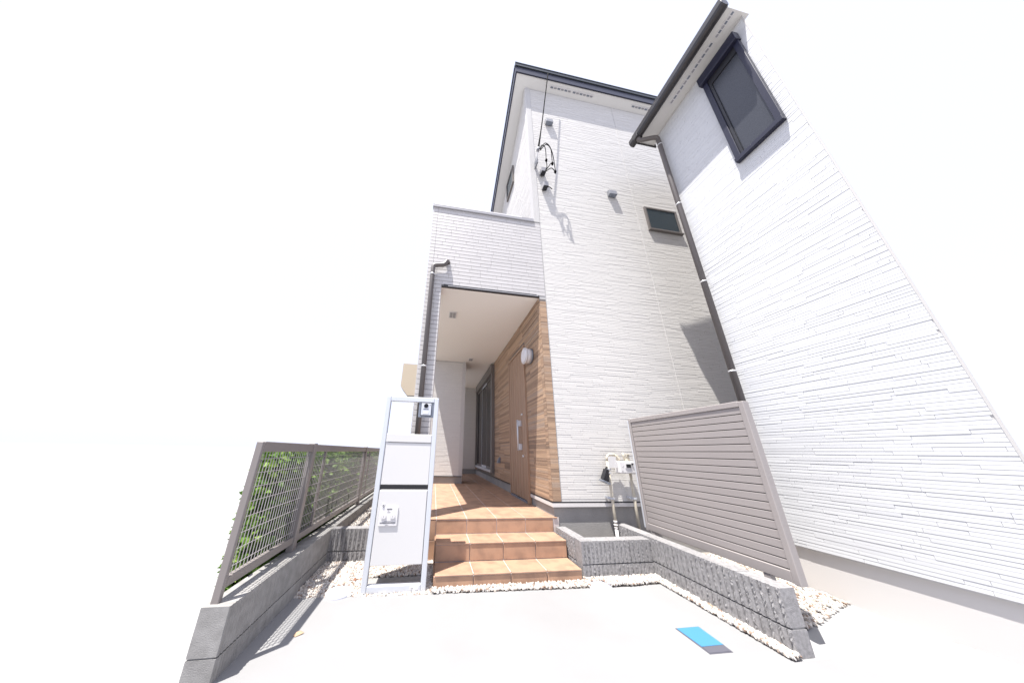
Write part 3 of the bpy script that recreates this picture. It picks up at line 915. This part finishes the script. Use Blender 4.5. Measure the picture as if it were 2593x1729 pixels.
for i, (a, b) in enumerate(zip(ends[:-1], ends[1:])):
    W = []
    ya, yb = a + 0.027, b - 0.027
    n = int((yb - ya) / 0.030)
    for k in range(n + 1):
        yy = ya + 0.012 + k * 0.030
        if yy < yb:
            W.append((XF - 0.0016, yy - 0.0016, 0.379, XF + 0.0016, yy + 0.0016, 0.967))
    for k in range(8):
        zz = 0.415 + k * 0.0735
        W.append((XF + 0.0017, ya, zz - 0.0017, XF + 0.0051, yb, zz + 0.0017))
    V, F = boxes_arrays(W)
    bulk('wire_mesh', 'wire', mf, V, F)

# ================================================================ LOUVRED FENCE (right)
lf = thing('louvred_fence', (2.22, 2.1, 0.1), 'grey beige fence of horizontal slats in front of the right house', 'fence')
XL, LY0, LY1 = 2.215, 1.56, 2.70
piece('post', 'slat', lf, XL - 0.026, LY1 - 0.028, 0.285, XL + 0.026, LY1 + 0.008, 1.388, bev=0.004)
piece('edge_channel', 'alu', lf, XL - 0.030, LY1 - 0.004, 0.31, XL - 0.0262, LY1 + 0.012, 1.375, bev=0.001)
piece('top_rail', 'slat', lf, XL - 0.024, LY0, 1.350, XL + 0.024, LY1 - 0.0285, 1.392, bev=0.004)
piece('bottom_rail', 'slat', lf, XL - 0.024, LY0, 0.292, XL + 0.024, LY1 - 0.0285, 0.356, bev=0.004)
piece('post', 'slat', lf, XL - 0.026, LY0 - 0.036, 0.285, XL + 0.026, LY0 - 0.0005, 1.388, bev=0.004)
NSL = 19
ph = (1.349 - 0.357) / NSL
for k in range(NSL):
    za = 0.357 + k * ph
    s_ = MB().prism([(XL - 0.016, za + 0.006), (XL - 0.016, za + ph - 0.003), (XL - 0.013, za + ph), (XL - 0.006, za + ph), (XL - 0.006, za + 0.006)], 'y', LY0 + 0.002, LY1 - 0.034)
    s_.build('slat', 'slat', lf)
part('backing', 'bronze', lf, [(XL + 0.004, LY0 + 0.002, 0.357, XL + 0.008, LY1 - 0.034, 1.349)])
for py in (2.62, 1.70):
    piece('footing_post', 'slat', lf, XL - 0.02, py - 0.02, 0.05, XL + 0.02, py + 0.02, 0.291, bev=0.003)

# ================================================================ MAILBOX STAND
mb = thing('mailbox_stand', (-0.22, 2.5, 0), 'tall silver framed white mailbox and parcel box standing on gravel left of steps', 'mailbox')
FX0, FX1, FY0, FY1 = -0.456, 0.014, 2.395, 2.60
fr = MB()
fr.box(FX0, FY0, 0.0, FX0 + 0.040, FY0 + 0.05, 1.462)
fr.box(FX1 - 0.040, FY0, 0.0, FX1, FY0 + 0.05, 1.462)
fro = fr.build('upright', 'alu', mb, bevel=0.006)
part('groove', 'alu_dark', fro, [(FX0 + 0.0403, FY0 + 0.022, 0.06, FX0 + 0.0415, FY0 + 0.028, 1.41), (FX1 - 0.0415, FY0 + 0.022, 0.06, FX1 - 0.0403, FY0 + 0.028, 1.41)])
tb = MB().prism([(FX0 + 0.0404, 1.418), (FX1 - 0.0404, 1.418), (FX1 - 0.0404, 1.462), (FX0 + 0.0404, 1.462)], 'y', FY0, FY0 + 0.05)
tb.build('top_bar', 'alu', mb, bevel=0.005)
part('base_bar', 'alu', mb, [(FX0 + 0.0404, FY0, 0.0, FX1 - 0.0404, FY0 + 0.05, 0.048)], bevel=0.006)
part('base_plate', 'block_plain', mb, [(FX0 + 0.01, FY0 + 0.052, -0.03, FX1 - 0.01, FY1 + 0.03, 0.012)])
BX0, BX1 = -0.4148, -0.0272
part('upper_box', 'white_panel', mb, [(BX0, FY0 + 0.008, 0.725, BX1, FY1, 1.058)], bevel=0.004)
part('lid', 'white_panel', mb, [(BX0, FY0 + 0.002, 1.0605, BX1, FY1 + 0.002, 1.131)], bevel=0.005)
part('mail_slot', 'black', mb, [(BX0 + 0.002, FY0 + 0.018, 0.689, BX1 - 0.002, FY1 - 0.004, 0.7245)])
lowb = part('parcel_box', 'white_panel', mb, [(BX0, FY0 + 0.012, 0.170, BX1, FY1, 0.688)], bevel=0.003)
pdr = part('parcel_door', 'white_panel', mb, [(BX0 + 0.003, FY0 + 0.001, 0.172, BX1 - 0.003, FY0 + 0.0115, 0.6835)], bevel=0.003)
dp = part('dial_plate', 'white_plastic', mb, [(-0.388, FY0 - 0.009, 0.432, -0.247, FY0 + 0.0005, 0.564)], bevel=0.003)
for xx in (-0.3525, -0.2835):
    MB().disc((xx, FY0 - 0.0125, 0.497), 'y', 0.0200, 0.006, 32).build('dial', 'white_panel', dp, smooth=True)
    MB().disc((xx, FY0 - 0.0165, 0.497), 'y', 0.0135, 0.002, 32).build('dial_face', 'white_plastic', dp, smooth=True)
    part('dial_mark', 'mark', dp, [(xx - 0.0025, FY0 - 0.0182, 0.497, xx + 0.0025, FY0 - 0.0176, 0.502), (xx - 0.005, FY0 - 0.0182, 0.489, xx - 0.002, FY0 - 0.0176, 0.491)])
part('stamp_slot', 'mark', dp, [(-0.378, FY0 - 0.0102, 0.4520, -0.258, FY0 - 0.0092, 0.4585)])
part('print', 'mark', dp, [(-0.334, FY0 - 0.0100, 0.5465, -0.295, FY0 - 0.0092, 0.5545), (-0.328, FY0 - 0.0100, 0.5385, -0.316, FY0 - 0.0092, 0.5405),
                           (-0.329, FY0 - 0.0100, 0.5270, -0.306, FY0 - 0.0092, 0.5295), (-0.348, FY0 - 0.0100, 0.4640, -0.296, FY0 - 0.0092, 0.4665),
                           (-0.336, FY0 - 0.0100, 0.4395, -0.330, FY0 - 0.0092, 0.4435), (-0.327, FY0 - 0.0100, 0.4390, -0.321, FY0 - 0.0092, 0.4445), (-0.317, FY0 - 0.0100, 0.4395, -0.312, FY0 - 0.0092, 0.4430)])
MB().tube([(-0.366, FY0 + 0.001, 0.578), (-0.366, FY0 - 0.014, 0.578)], [0.012, 0.009], 18).build('key_lock', 'steel', mb, smooth=True)
part('key_hole', 'black', mb, [(-0.3685, FY0 - 0.0162, 0.572, -0.3635, FY0 - 0.0142, 0.584)])
part('rating_plate', 'white_plastic', mb, [(-0.105, FY0 - 0.0016, 0.016, -0.043, FY0 - 0.0002, 0.034)])
part('rating_mark', 'mark', mb, [(-0.096, FY0 - 0.0026, 0.022, -0.091, FY0 - 0.0018, 0.028), (-0.086, FY0 - 0.0026, 0.024, -0.080, FY0 - 0.0018, 0.0275)])
# intercom
ic = part('intercom', 'alu_dark', mb, [(-0.163, FY0 + 0.006, 1.283, -0.0264, FY0 + 0.040, 1.4175)], bevel=0.003)
part('rim', 'black', ic, [(-0.1445, FY0 - 0.003, 1.296, -0.0475, FY0 + 0.0055, 1.412)], bevel=0.004)
part('face_plate', 'alu', ic, [(-0.1400, FY0 - 0.009, 1.3005, -0.0515, FY0 - 0.0032, 1.4075)], bevel=0.002)
MB().disc((-0.0975, FY0 - 0.0105, 1.384), 'y', 0.0225, 0.0025, 28).build('lens_ring', 'white_plastic', ic, smooth=True)
MB().disc((-0.0975, FY0 - 0.0125, 1.384), 'y', 0.0200, 0.0014, 28).build('camera_lens', 'glass', ic, smooth=True)
part('microphone', 'black', ic, [(-0.0655, FY0 - 0.0106, 1.388, -0.0610, FY0 - 0.0092, 1.399)])
part('speaker_slit', 'black', ic, [(-0.121, FY0 - 0.0106, 1.3515, -0.074, FY0 - 0.0092, 1.3560)])
part('call_button', 'white_plastic', ic, [(-0.121, FY0 - 0.0120, 1.3110, -0.074, FY0 - 0.0092, 1.3330)], bevel=0.001)

# ================================================================ GAS METER
gm = thing('gas_meter', (2.09, 2.84, 0.1), 'cream gas pipes with a white meter and tag on the facade beside the louvred fence', 'gas meter')
PY = 2.845
for px_, zt in ((1.958, 0.93), (2.226, 0.90)):
    MB().tube([(px_, PY, 0.08), (px_, PY, zt)], 0.0145, 16).build('pipe', 'cream', gm, smooth=True)
    part('pipe_clamp', 'alu', gm, [(px_ - 0.018, PY - 0.017, 0.541, px_ + 0.018, PY + 0.017, 0.562), (px_ - 0.042, PY + 0.0175, 0.544, px_ - 0.012, YF - 0.006, 0.566)], bevel=0.002)
for z0_, r_, h_ in ((0.30, 0.020, 0.014), (0.275, 0.0185, 0.012), (0.33, 0.0175, 0.02)):
    MB().disc((1.958, PY, z0_), 'z', r_, h_, 20).build('pipe_coupling', 'white_plastic', gm, smooth=True)
MB().tube([(1.958, PY, 0.08), (1.958, PY, 0.262)], 0.0165, 16).build('pipe_sleeve', 'white_plastic', gm, smooth=True)
mbod = part('meter_body', 'white_plastic', gm, [(2.052, 2.775, 0.808, 2.246, 2.865, 0.932)], bevel=0.010)
part('display_bezel', 'white_panel', mbod, [(2.120, 2.768, 0.862, 2.196, 2.7745, 0.912)], bevel=0.002)
part('display', 'black', mbod, [(2.130, 2.7655, 0.869, 2.186, 2.7678, 0.904)])
MB().disc((2.209, 2.769, 0.905), 'y', 0.010, 0.012, 18).build('button', 'black', mbod, smooth=True)
part('meter_print', 'mark', mbod, [(2.088, 2.7735, 0.868, 2.094, 2.7748, 0.876), (2.096, 2.7735, 0.880, 2.101, 2.7748, 0.884), (2.076, 2.7735, 0.826, 2.088, 2.7748, 0.832), (2.13, 2.7735, 0.822, 2.133, 2.7748, 0.825), (2.208, 2.7735, 0.822, 2.211, 2.7748, 0.825)])
tg = MB().box(1.945, 2.806, 0.864, 2.044, 2.810, 0.980)
tg.build('paper_tag', 'white_panel', gm)
MB().tube([(1.958, PY, 0.925), (1.962, PY, 0.975), (1.985, PY, 1.0), (2.05, PY, 1.003), (2.085, PY - 0.005, 0.985), (2.10, PY - 0.01, 0.935)], 0.0145, 12).build('header_pipe', 'cream', gm, smooth=True)
MB().tube([(2.060, PY, 0.99), (2.100, PY - 0.01, 0.95)], [0.024, 0.022], 8).build('union_nut', 'cream', gm)
MB().tube([(2.200, PY, 0.93), (2.200, PY, 0.965)], [0.026, 0.026], 6).build('union_nut', 'cream', gm)
MB().tube([(2.180, PY, 0.96), (2.170, PY, 1.025)], [0.016, 0.012], 10).build('valve_stem', 'cream', gm, smooth=True)
MB().tube([(2.226, PY, 0.895), (2.222, PY, 0.975), (2.225, PY - 0.01, 1.0)], [0.0145, 0.02, 0.012], 10).build('valve_body', 'cream', gm, smooth=True)
part('valve_lever', 'cream', gm, [(2.190, PY - 0.03, 1.0, 2.236, PY - 0.008, 1.012)], bevel=0.003)
bk = MB().raw([(1.905, 2.80, 0.850), (1.935, 2.80, 0.842), (1.918, 2.80, 0.715), (1.855, 2.80, 0.748), (1.905, 2.86, 0.850), (1.935, 2.86, 0.842), (1.918, 2.86, 0.715), (1.855, 2.86, 0.748)],
              [(0, 1, 2, 3), (7, 6, 5, 4), (0, 4, 5, 1), (1, 5, 6, 2), (2, 6, 7, 3), (3, 7, 4, 0)])
bko = bk.build('shutoff_box', 'black', gm, bevel=0.004)
ft = MB().raw([(1.845, 2.79, 0.742), (1.925, 2.79, 0.705), (1.920, 2.79, 0.692), (1.842, 2.79, 0.728), (1.845, 2.87, 0.742), (1.925, 2.87, 0.705), (1.920, 2.87, 0.692), (1.842, 2.87, 0.728)],
              [(0, 1, 2, 3), (7, 6, 5, 4), (0, 4, 5, 1), (1, 5, 6, 2), (2, 6, 7, 3), (3, 7, 4, 0)])
ft.build('shutoff_foot', 'alu_dark', bko)
MB().tube(curve([(1.915, 2.83, 0.845), (1.925, 2.83, 0.865), (1.945, 2.84, 0.868)]), 0.008, 10).build('shutoff_hose', 'black', bko, smooth=True)
part('band', 'alu', gm, [(1.938, PY - 0.02, 0.835, 1.980, PY + 0.02, 0.856), (1.944, PY - 0.018, 0.80, 1.975, PY + 0.018, 0.815)], bevel=0.002)

# ================================================================ COVERS ON THE CONCRETE
def cover(x, y, z, label):
    c = thing('drain_cover', (x, y, z), label, 'drain cover', 'round drain covers at the edge of the concrete')
    MB().tube([(x, y, z - 0.02), (x, y, z + 0.006), (x, y, z + 0.009)], [0.088, 0.088, 0.084], 48).build('plate', 'cover', c, smooth=True)
    part('slot', 'white_plastic', c, [(x - 0.002, y - 0.075, z + 0.0092, x + 0.002, y - 0.030, z + 0.0102), (x - 0.002, y + 0.02, z + 0.0092, x + 0.002, y + 0.06, z + 0.0102)])
cover(-0.607, 2.432, 0.008, 'round pale plastic drain cover between gravel and concrete left of the mailbox stand')
cover(1.386, 2.318, 0.003, 'round pale plastic drain cover at the gravel edge right of the steps')
ml = thing('meter_lid', (1.62, 1.69, 0), 'small rectangular bright blue meter lid set in the concrete', 'lid')
lid = MB().prism([(1.546, 1.634), (1.686, 1.634), (1.697, 1.790), (1.545, 1.790)], 'z', -0.01, 0.004).build('lid', 'blue', ml)
MB().prism([(1.541, 1.587), (1.676, 1.585), (1.686, 1.6325), (1.546, 1.6325)], 'z', -0.01, 0.0035).build('grey_strip', 'lid_grey', ml)  # flat grey strip along the near end of the blue lid
MB().prism([(1.537, 1.582), (1.681, 1.580), (1.703, 1.795), (1.539, 1.795)], 'z', -0.012, 0.0018).build('frame', 'lid_grey', ml)

def leaf_thing(x, y, z, l, wd, rot, m, label, grp=None):
    c, s = math.cos(rot), math.sin(rot)
    pts = [(0, 0, 0.002), (l * 0.25, wd / 2, 0.010), (l * 0.6, wd * 0.40, 0.014), (l, 0.002, 0.006), (l * 0.6, -wd * 0.25, 0.003), (l * 0.25, -wd / 2, 0.003)]
    V = [(x + c * a - s * b, y + s * a + c * b, z + h) for a, b, h in pts] + [(x + c * a - s * b, y + s * a + c * b, z + h - 0.0012) for a, b, h in pts]
    F = [(0, 1, 2, 3, 4, 5), (11, 10, 9, 8, 7, 6)] + [(i, (i + 1) % 6, 6 + (i + 1) % 6, 6 + i) for i in range(6)]
    o = MB().raw(V, F).build('dry_leaf', m)
    return tag(o, label, 'leaf', grp)
leaf_thing(-0.705, 1.985, 0.0, 0.055, 0.030, 0.25, 'dry', 'curled tan dry leaf lying on the pale concrete at the lower left')
leaf_thing(-0.545, 2.545, 0.030, 0.030, 0.022, 0.6, 'dry_red', 'red brown dry leaf on the gravel behind the left drain cover')
leaf_thing(-0.52, 2.80, 0.032, 0.034, 0.022, 0.2, 'dry', 'tan dry leaf on the gravel before the left planter wall')
leaf_thing(1.955, 1.92, 0.032, 0.030, 0.022, 1.1, 'dry', 'tan dry leaf on the gravel strip beside the blue lid')

# ================================================================ GRAVEL
ico_v, ico_f = [], []
def _ico():
    t = (1 + 5 ** 0.5) / 2
    v = np.array([(-1, t, 0), (1, t, 0), (-1, -t, 0), (1, -t, 0), (0, -1, t), (0, 1, t), (0, -1, -t), (0, 1, -t), (t, 0, -1), (t, 0, 1), (-t, 0, -1), (-t, 0, 1)], float)
    v /= np.linalg.norm(v[0])
    f = np.array([(0, 11, 5), (0, 5, 1), (0, 1, 7), (0, 7, 10), (0, 10, 11), (1, 5, 9), (5, 11, 4), (11, 10, 2), (10, 7, 6), (7, 1, 8), (3, 9, 4), (3, 4, 2), (3, 2, 6), (3, 6, 8), (3, 8, 9), (4, 9, 5), (2, 4, 11), (6, 2, 10), (8, 6, 7), (9, 8, 1)])
    return v, f
def gravel(name, label, poly, z, n, size=(0.0065, 0.0125), layers=0.012, avoid=(), slope=None):
    iv, iff = _ico()
    poly = np.array(poly)
    lo, hi = poly.min(0), poly.max(0)
    pts = []
    def inside(p):
        c = False
        for i in range(len(poly)):
            a, b = poly[i], poly[i - 1]
            if (a[1] > p[1]) != (b[1] > p[1]) and p[0] < (b[0] - a[0]) * (p[1] - a[1]) / (b[1] - a[1]) + a[0]:
                c = not c
        return c
    while len(pts) < n:
        p = (random.uniform(lo[0], hi[0]), random.uniform(lo[1], hi[1]))
        if inside(p) and not any((x0 < p[0] < x1 and y0 < p[1] < y1) for x0, y0, x1, y1 in avoid):
            pts.append(p)
    pts = np.array(pts)
    N = len(pts)
    r = rng.uniform(size[0], size[1], N)
    V = np.repeat(iv[None], N, 0) * (1 + rng.uniform(-0.22, 0.22, (N, 12, 1)))
    V = V * (r[:, None] * np.stack([rng.uniform(0.8, 1.35, N), rng.uniform(0.7, 1.1, N), rng.uniform(0.55, 0.9, N)], 1))[:, None, :]
    # random rotation
    q = rng.normal(size=(N, 4)); q /= np.linalg.norm(q, axis=1)[:, None]
    a, b, c, d = q.T
    Rm = np.stack([np.stack([1 - 2 * (c * c + d * d), 2 * (b * c - a * d), 2 * (b * d + a * c)], -1), np.stack([2 * (b * c + a * d), 1 - 2 * (b * b + d * d), 2 * (c * d - a * b)], -1), np.stack([2 * (b * d - a * c), 2 * (c * d + a * b), 1 - 2 * (b * b + c * c)], -1)], 1)
    V = np.einsum('nij,nkj->nki', Rm, V)
    zz = z + rng.uniform(0, layers, N)
    if slope:
        zz = zz + np.array([slope(*p) for p in pts])
    V += np.stack([pts[:, 0], pts[:, 1], zz], 1)[:, None, :]
    F = (iff[None] + (np.arange(N) * 12)[:, None, None]).reshape(-1, 3)
    sh = np.repeat(rng.choice([0.0, 0.25, 0.5, 0.5, 0.75, 0.75, 1.0, 1.0, 1.0], N) , 12)
    o = bulk(name, 'pebble', None, V.reshape(-1, 3), F, sh)
    return tag(o, label, 'gravel')
gravel('gravel', 'pale gravel around the mailbox stand and left drain cover', [(-0.895, 2.400), (-0.10, 2.362), (XS0, 2.357), (XS0 - 0.008, 2.92), (-0.895, 2.96)], -0.008, 6500, slope=lambda x, y: 0.022 * min(1, max(0, (y - 2.40) / 0.12)),
       avoid=[(FX0 + 0.0, FY0, FX1 + 0.0, FY1 + 0.03), (-0.68, 2.36, -0.535, 2.505)])
gravel('gravel', 'thin line of pale gravel along the foot of the tiled steps', [(XS0 - 0.01, 2.355), (1.30, 2.317), (1.30, 2.413), (XS0 - 0.01, 2.413)], -0.010, 1100, slope=lambda x, y: 0.016)
gravel('gravel', 'pale gravel before the right planter wall', [(1.295, 2.316), (1.655, 2.306), (1.93, 2.320), (2.0, 2.30), (2.0, 2.440), (1.30, 2.440)], -0.008, 1250, slope=lambda x, y: 0.020, avoid=[(1.318, 2.25, 1.454, 2.385)])
gravel('gravel', 'pale gravel strip between concrete and right boundary wall', [(1.925, 1.49), (1.999, 1.49), (1.999, 2.31), (1.925, 2.325)], -0.010, 1300, slope=lambda x, y: 0.018)
gravel('gravel', 'pale gravel behind the louvred fence', [(2.11, 1.62), (2.5, 1.72), (3.1, 1.9), (3.1, 2.85), (2.11, 2.85)], -0.02, 4600, size=(0.008, 0.014), slope=lambda x, y: 0.02)
gravel('gravel', 'pale gravel bed behind the left planter wall', [(-0.895, 3.05), (-0.27, 3.05), (-0.27, 5.8), (-0.895, 5.8)], 0.168, 6500, size=(0.007, 0.013))

# ================================================================ VEGETATION BEYOND THE MESH FENCE
def leaves(name, parent, C, N_, L, W_, up=0.3, m='leaf', droop=0.2, shade=None):
    """C (n,3) leaf bases; folded leaf of two quads"""
    n = len(C)
    d = rng.normal(size=(n, 3)); d[:, 2] = d[:, 2] * 0.6 + up
    d /= np.linalg.norm(d, axis=1)[:, None]
    s = np.cross(d, rng.normal(size=(n, 3))); s /= np.linalg.norm(s, axis=1)[:, None]
    nn = np.cross(d, s)
    l = rng.uniform(*L, n)[:, None]; w_ = rng.uniform(*W_, n)[:, None]
    b = C
    tip = C + d * l - np.array([0, 0, 1.0]) * l * droop
    mid = C + d * l * 0.5 + nn * l * 0.04
    lf_ = mid + s * w_ + nn * w_ * 0.35
    rt_ = mid - s * w_ + nn * w_ * 0.35
    V = np.stack([b, lf_, tip, rt_, mid], 1).reshape(-1, 3)
    k = (np.arange(n) * 5)[:, None]
    F = np.concatenate([k + np.array([[0, 4, 1]]), k + np.array([[4, 2, 1]]), k + np.array([[0, 3, 4]]), k + np.array([[4, 3, 2]])])
    sh = np.repeat(rng.uniform(0, 1, n) ** 1.0 if shade is None else shade, 5)
    return bulk(name, m, parent, V, F, sh)
bushes = [(-1.25, 2.40, 0.19, 0.96, 'leafy green bush nearest the camera behind the first mesh fence bay'),
          (-1.42, 2.92, 0.27, 0.96, 'broad leaved green bush just past the first mesh fence post'),
          (-1.53, 3.50, 0.34, 0.97, 'dense green bush behind the middle bay of the mesh fence'),
          (-1.72, 4.20, 0.44, 0.97, 'dark green bush behind the second mesh fence post'),
          (-2.00, 5.10, 0.56, 0.98, 'wide green bush far along the mesh fence'),
          (-1.45, 5.70, 0.36, 0.98, 'narrow green bush pressed against the far mesh fence'),
          (-1.55, 7.30, 0.45, 1.0, 'green bush at the far end of the mesh fence close to the porch'),
          (-2.20, 6.40, 0.75, 1.0, 'farthest green bush beyond the mesh fence next to the mailbox stand')]
for bi, (x, y, r, h, lab) in enumerate(bushes):
    bt = thing('bush', (x, y, 0), lab, 'bush', 'bushes beyond the mesh fence')
    sm = MB()
    for k in range(7):
        a = random.uniform(0, 6.28)
        e = Vector((x + math.cos(a) * r * random.uniform(0.2, 0.7), y + math.sin(a) * r * random.uniform(0.2, 0.7), h * random.uniform(0.6, 0.9)))
        mid = Vector((x, y, 0)).lerp(e, 0.5) + Vector((random.uniform(-.05, .05), random.uniform(-.05, .05), 0.04))
        sm.tube([(x + random.uniform(-.03, .03), y + random.uniform(-.03, .03), -0.02), mid, e], [0.011, 0.007, 0.003], 6)
    sm.build('stems', 'stem', bt, smooth=True)
    n = int(9000 + 3000 * bi)
    # clumps
    K = 60
    ca = rng.uniform(0, 2 * np.pi, K); cr = np.sqrt(rng.uniform(0, 1, K)) * r
    cz = rng.uniform(0.06, 0.97, K) * h
    shrink = 1 - 0.45 * (cz / h) ** 3
    cc = np.stack([x + np.cos(ca) * cr * shrink, y + np.sin(ca) * cr * 1.15 * shrink, cz], 1)
    idx = rng.integers(0, K, n)
    off = rng.normal(size=(n, 3)) * np.array([0.085, 0.085, 0.075]) * (0.8 + 0.35 * r)
    Cc = cc[idx] + off
    Cc[:, 2] = np.clip(Cc[:, 2], 0.01, h - 0.02 - 0.06 * rng.uniform(0, 1, n))
    Cc[:, 0] = np.minimum(Cc[:, 0], -1.062 - 0.05 * rng.uniform(0, 1, n))
    Cc = Cc[Cc[:, 0] > -0.58 * Cc[:, 1] + 0.04]
    sh_n = len(Cc)
    sh = rng.uniform(0.05, 1, sh_n)
    leaves('crown', bt, Cc, None, (0.038, 0.085), (0.013, 0.028), shade=sh)
# grass
def grass_pts(n):
    out = []
    while len(out) < n:
        y = random.uniform(2.2, 3.6)
        x = random.uniform(min(-1.05, -0.52 * y), -1.04)
        if x > -2.2:
            out.append((x, y, 0.0))
    return np.array(out)
GP = grass_pts(16000)
n = len(GP)
dirs = rng.normal(size=(n, 3)) * 0.35; dirs[:, 2] = 1
hgt = rng.uniform(0.03, 0.12, n)[:, None] * (1 + 0.6 * (rng.uniform(size=(n, 1)) > 0.85))
sd = rng.normal(size=(n, 3)); sd[:, 2] = 0; sd /= np.linalg.norm(sd, axis=1)[:, None]
Vg = np.stack([GP - sd * 0.0022, GP + sd * 0.0022, GP + dirs * hgt * 0.6 + sd * 0.0015, GP + dirs * hgt + np.array([[0.0, 0, -0.1]]) * hgt], 1).reshape(-1, 3)
Fg = (np.arange(n) * 4)[:, None] + np.array([[0, 1, 2, 3]])
tag(bulk('grass', 'grass', None, Vg, Fg, np.repeat(rng.uniform(0, 1, n), 4)), 'short sunlit grass beyond the mesh fence', 'grass')
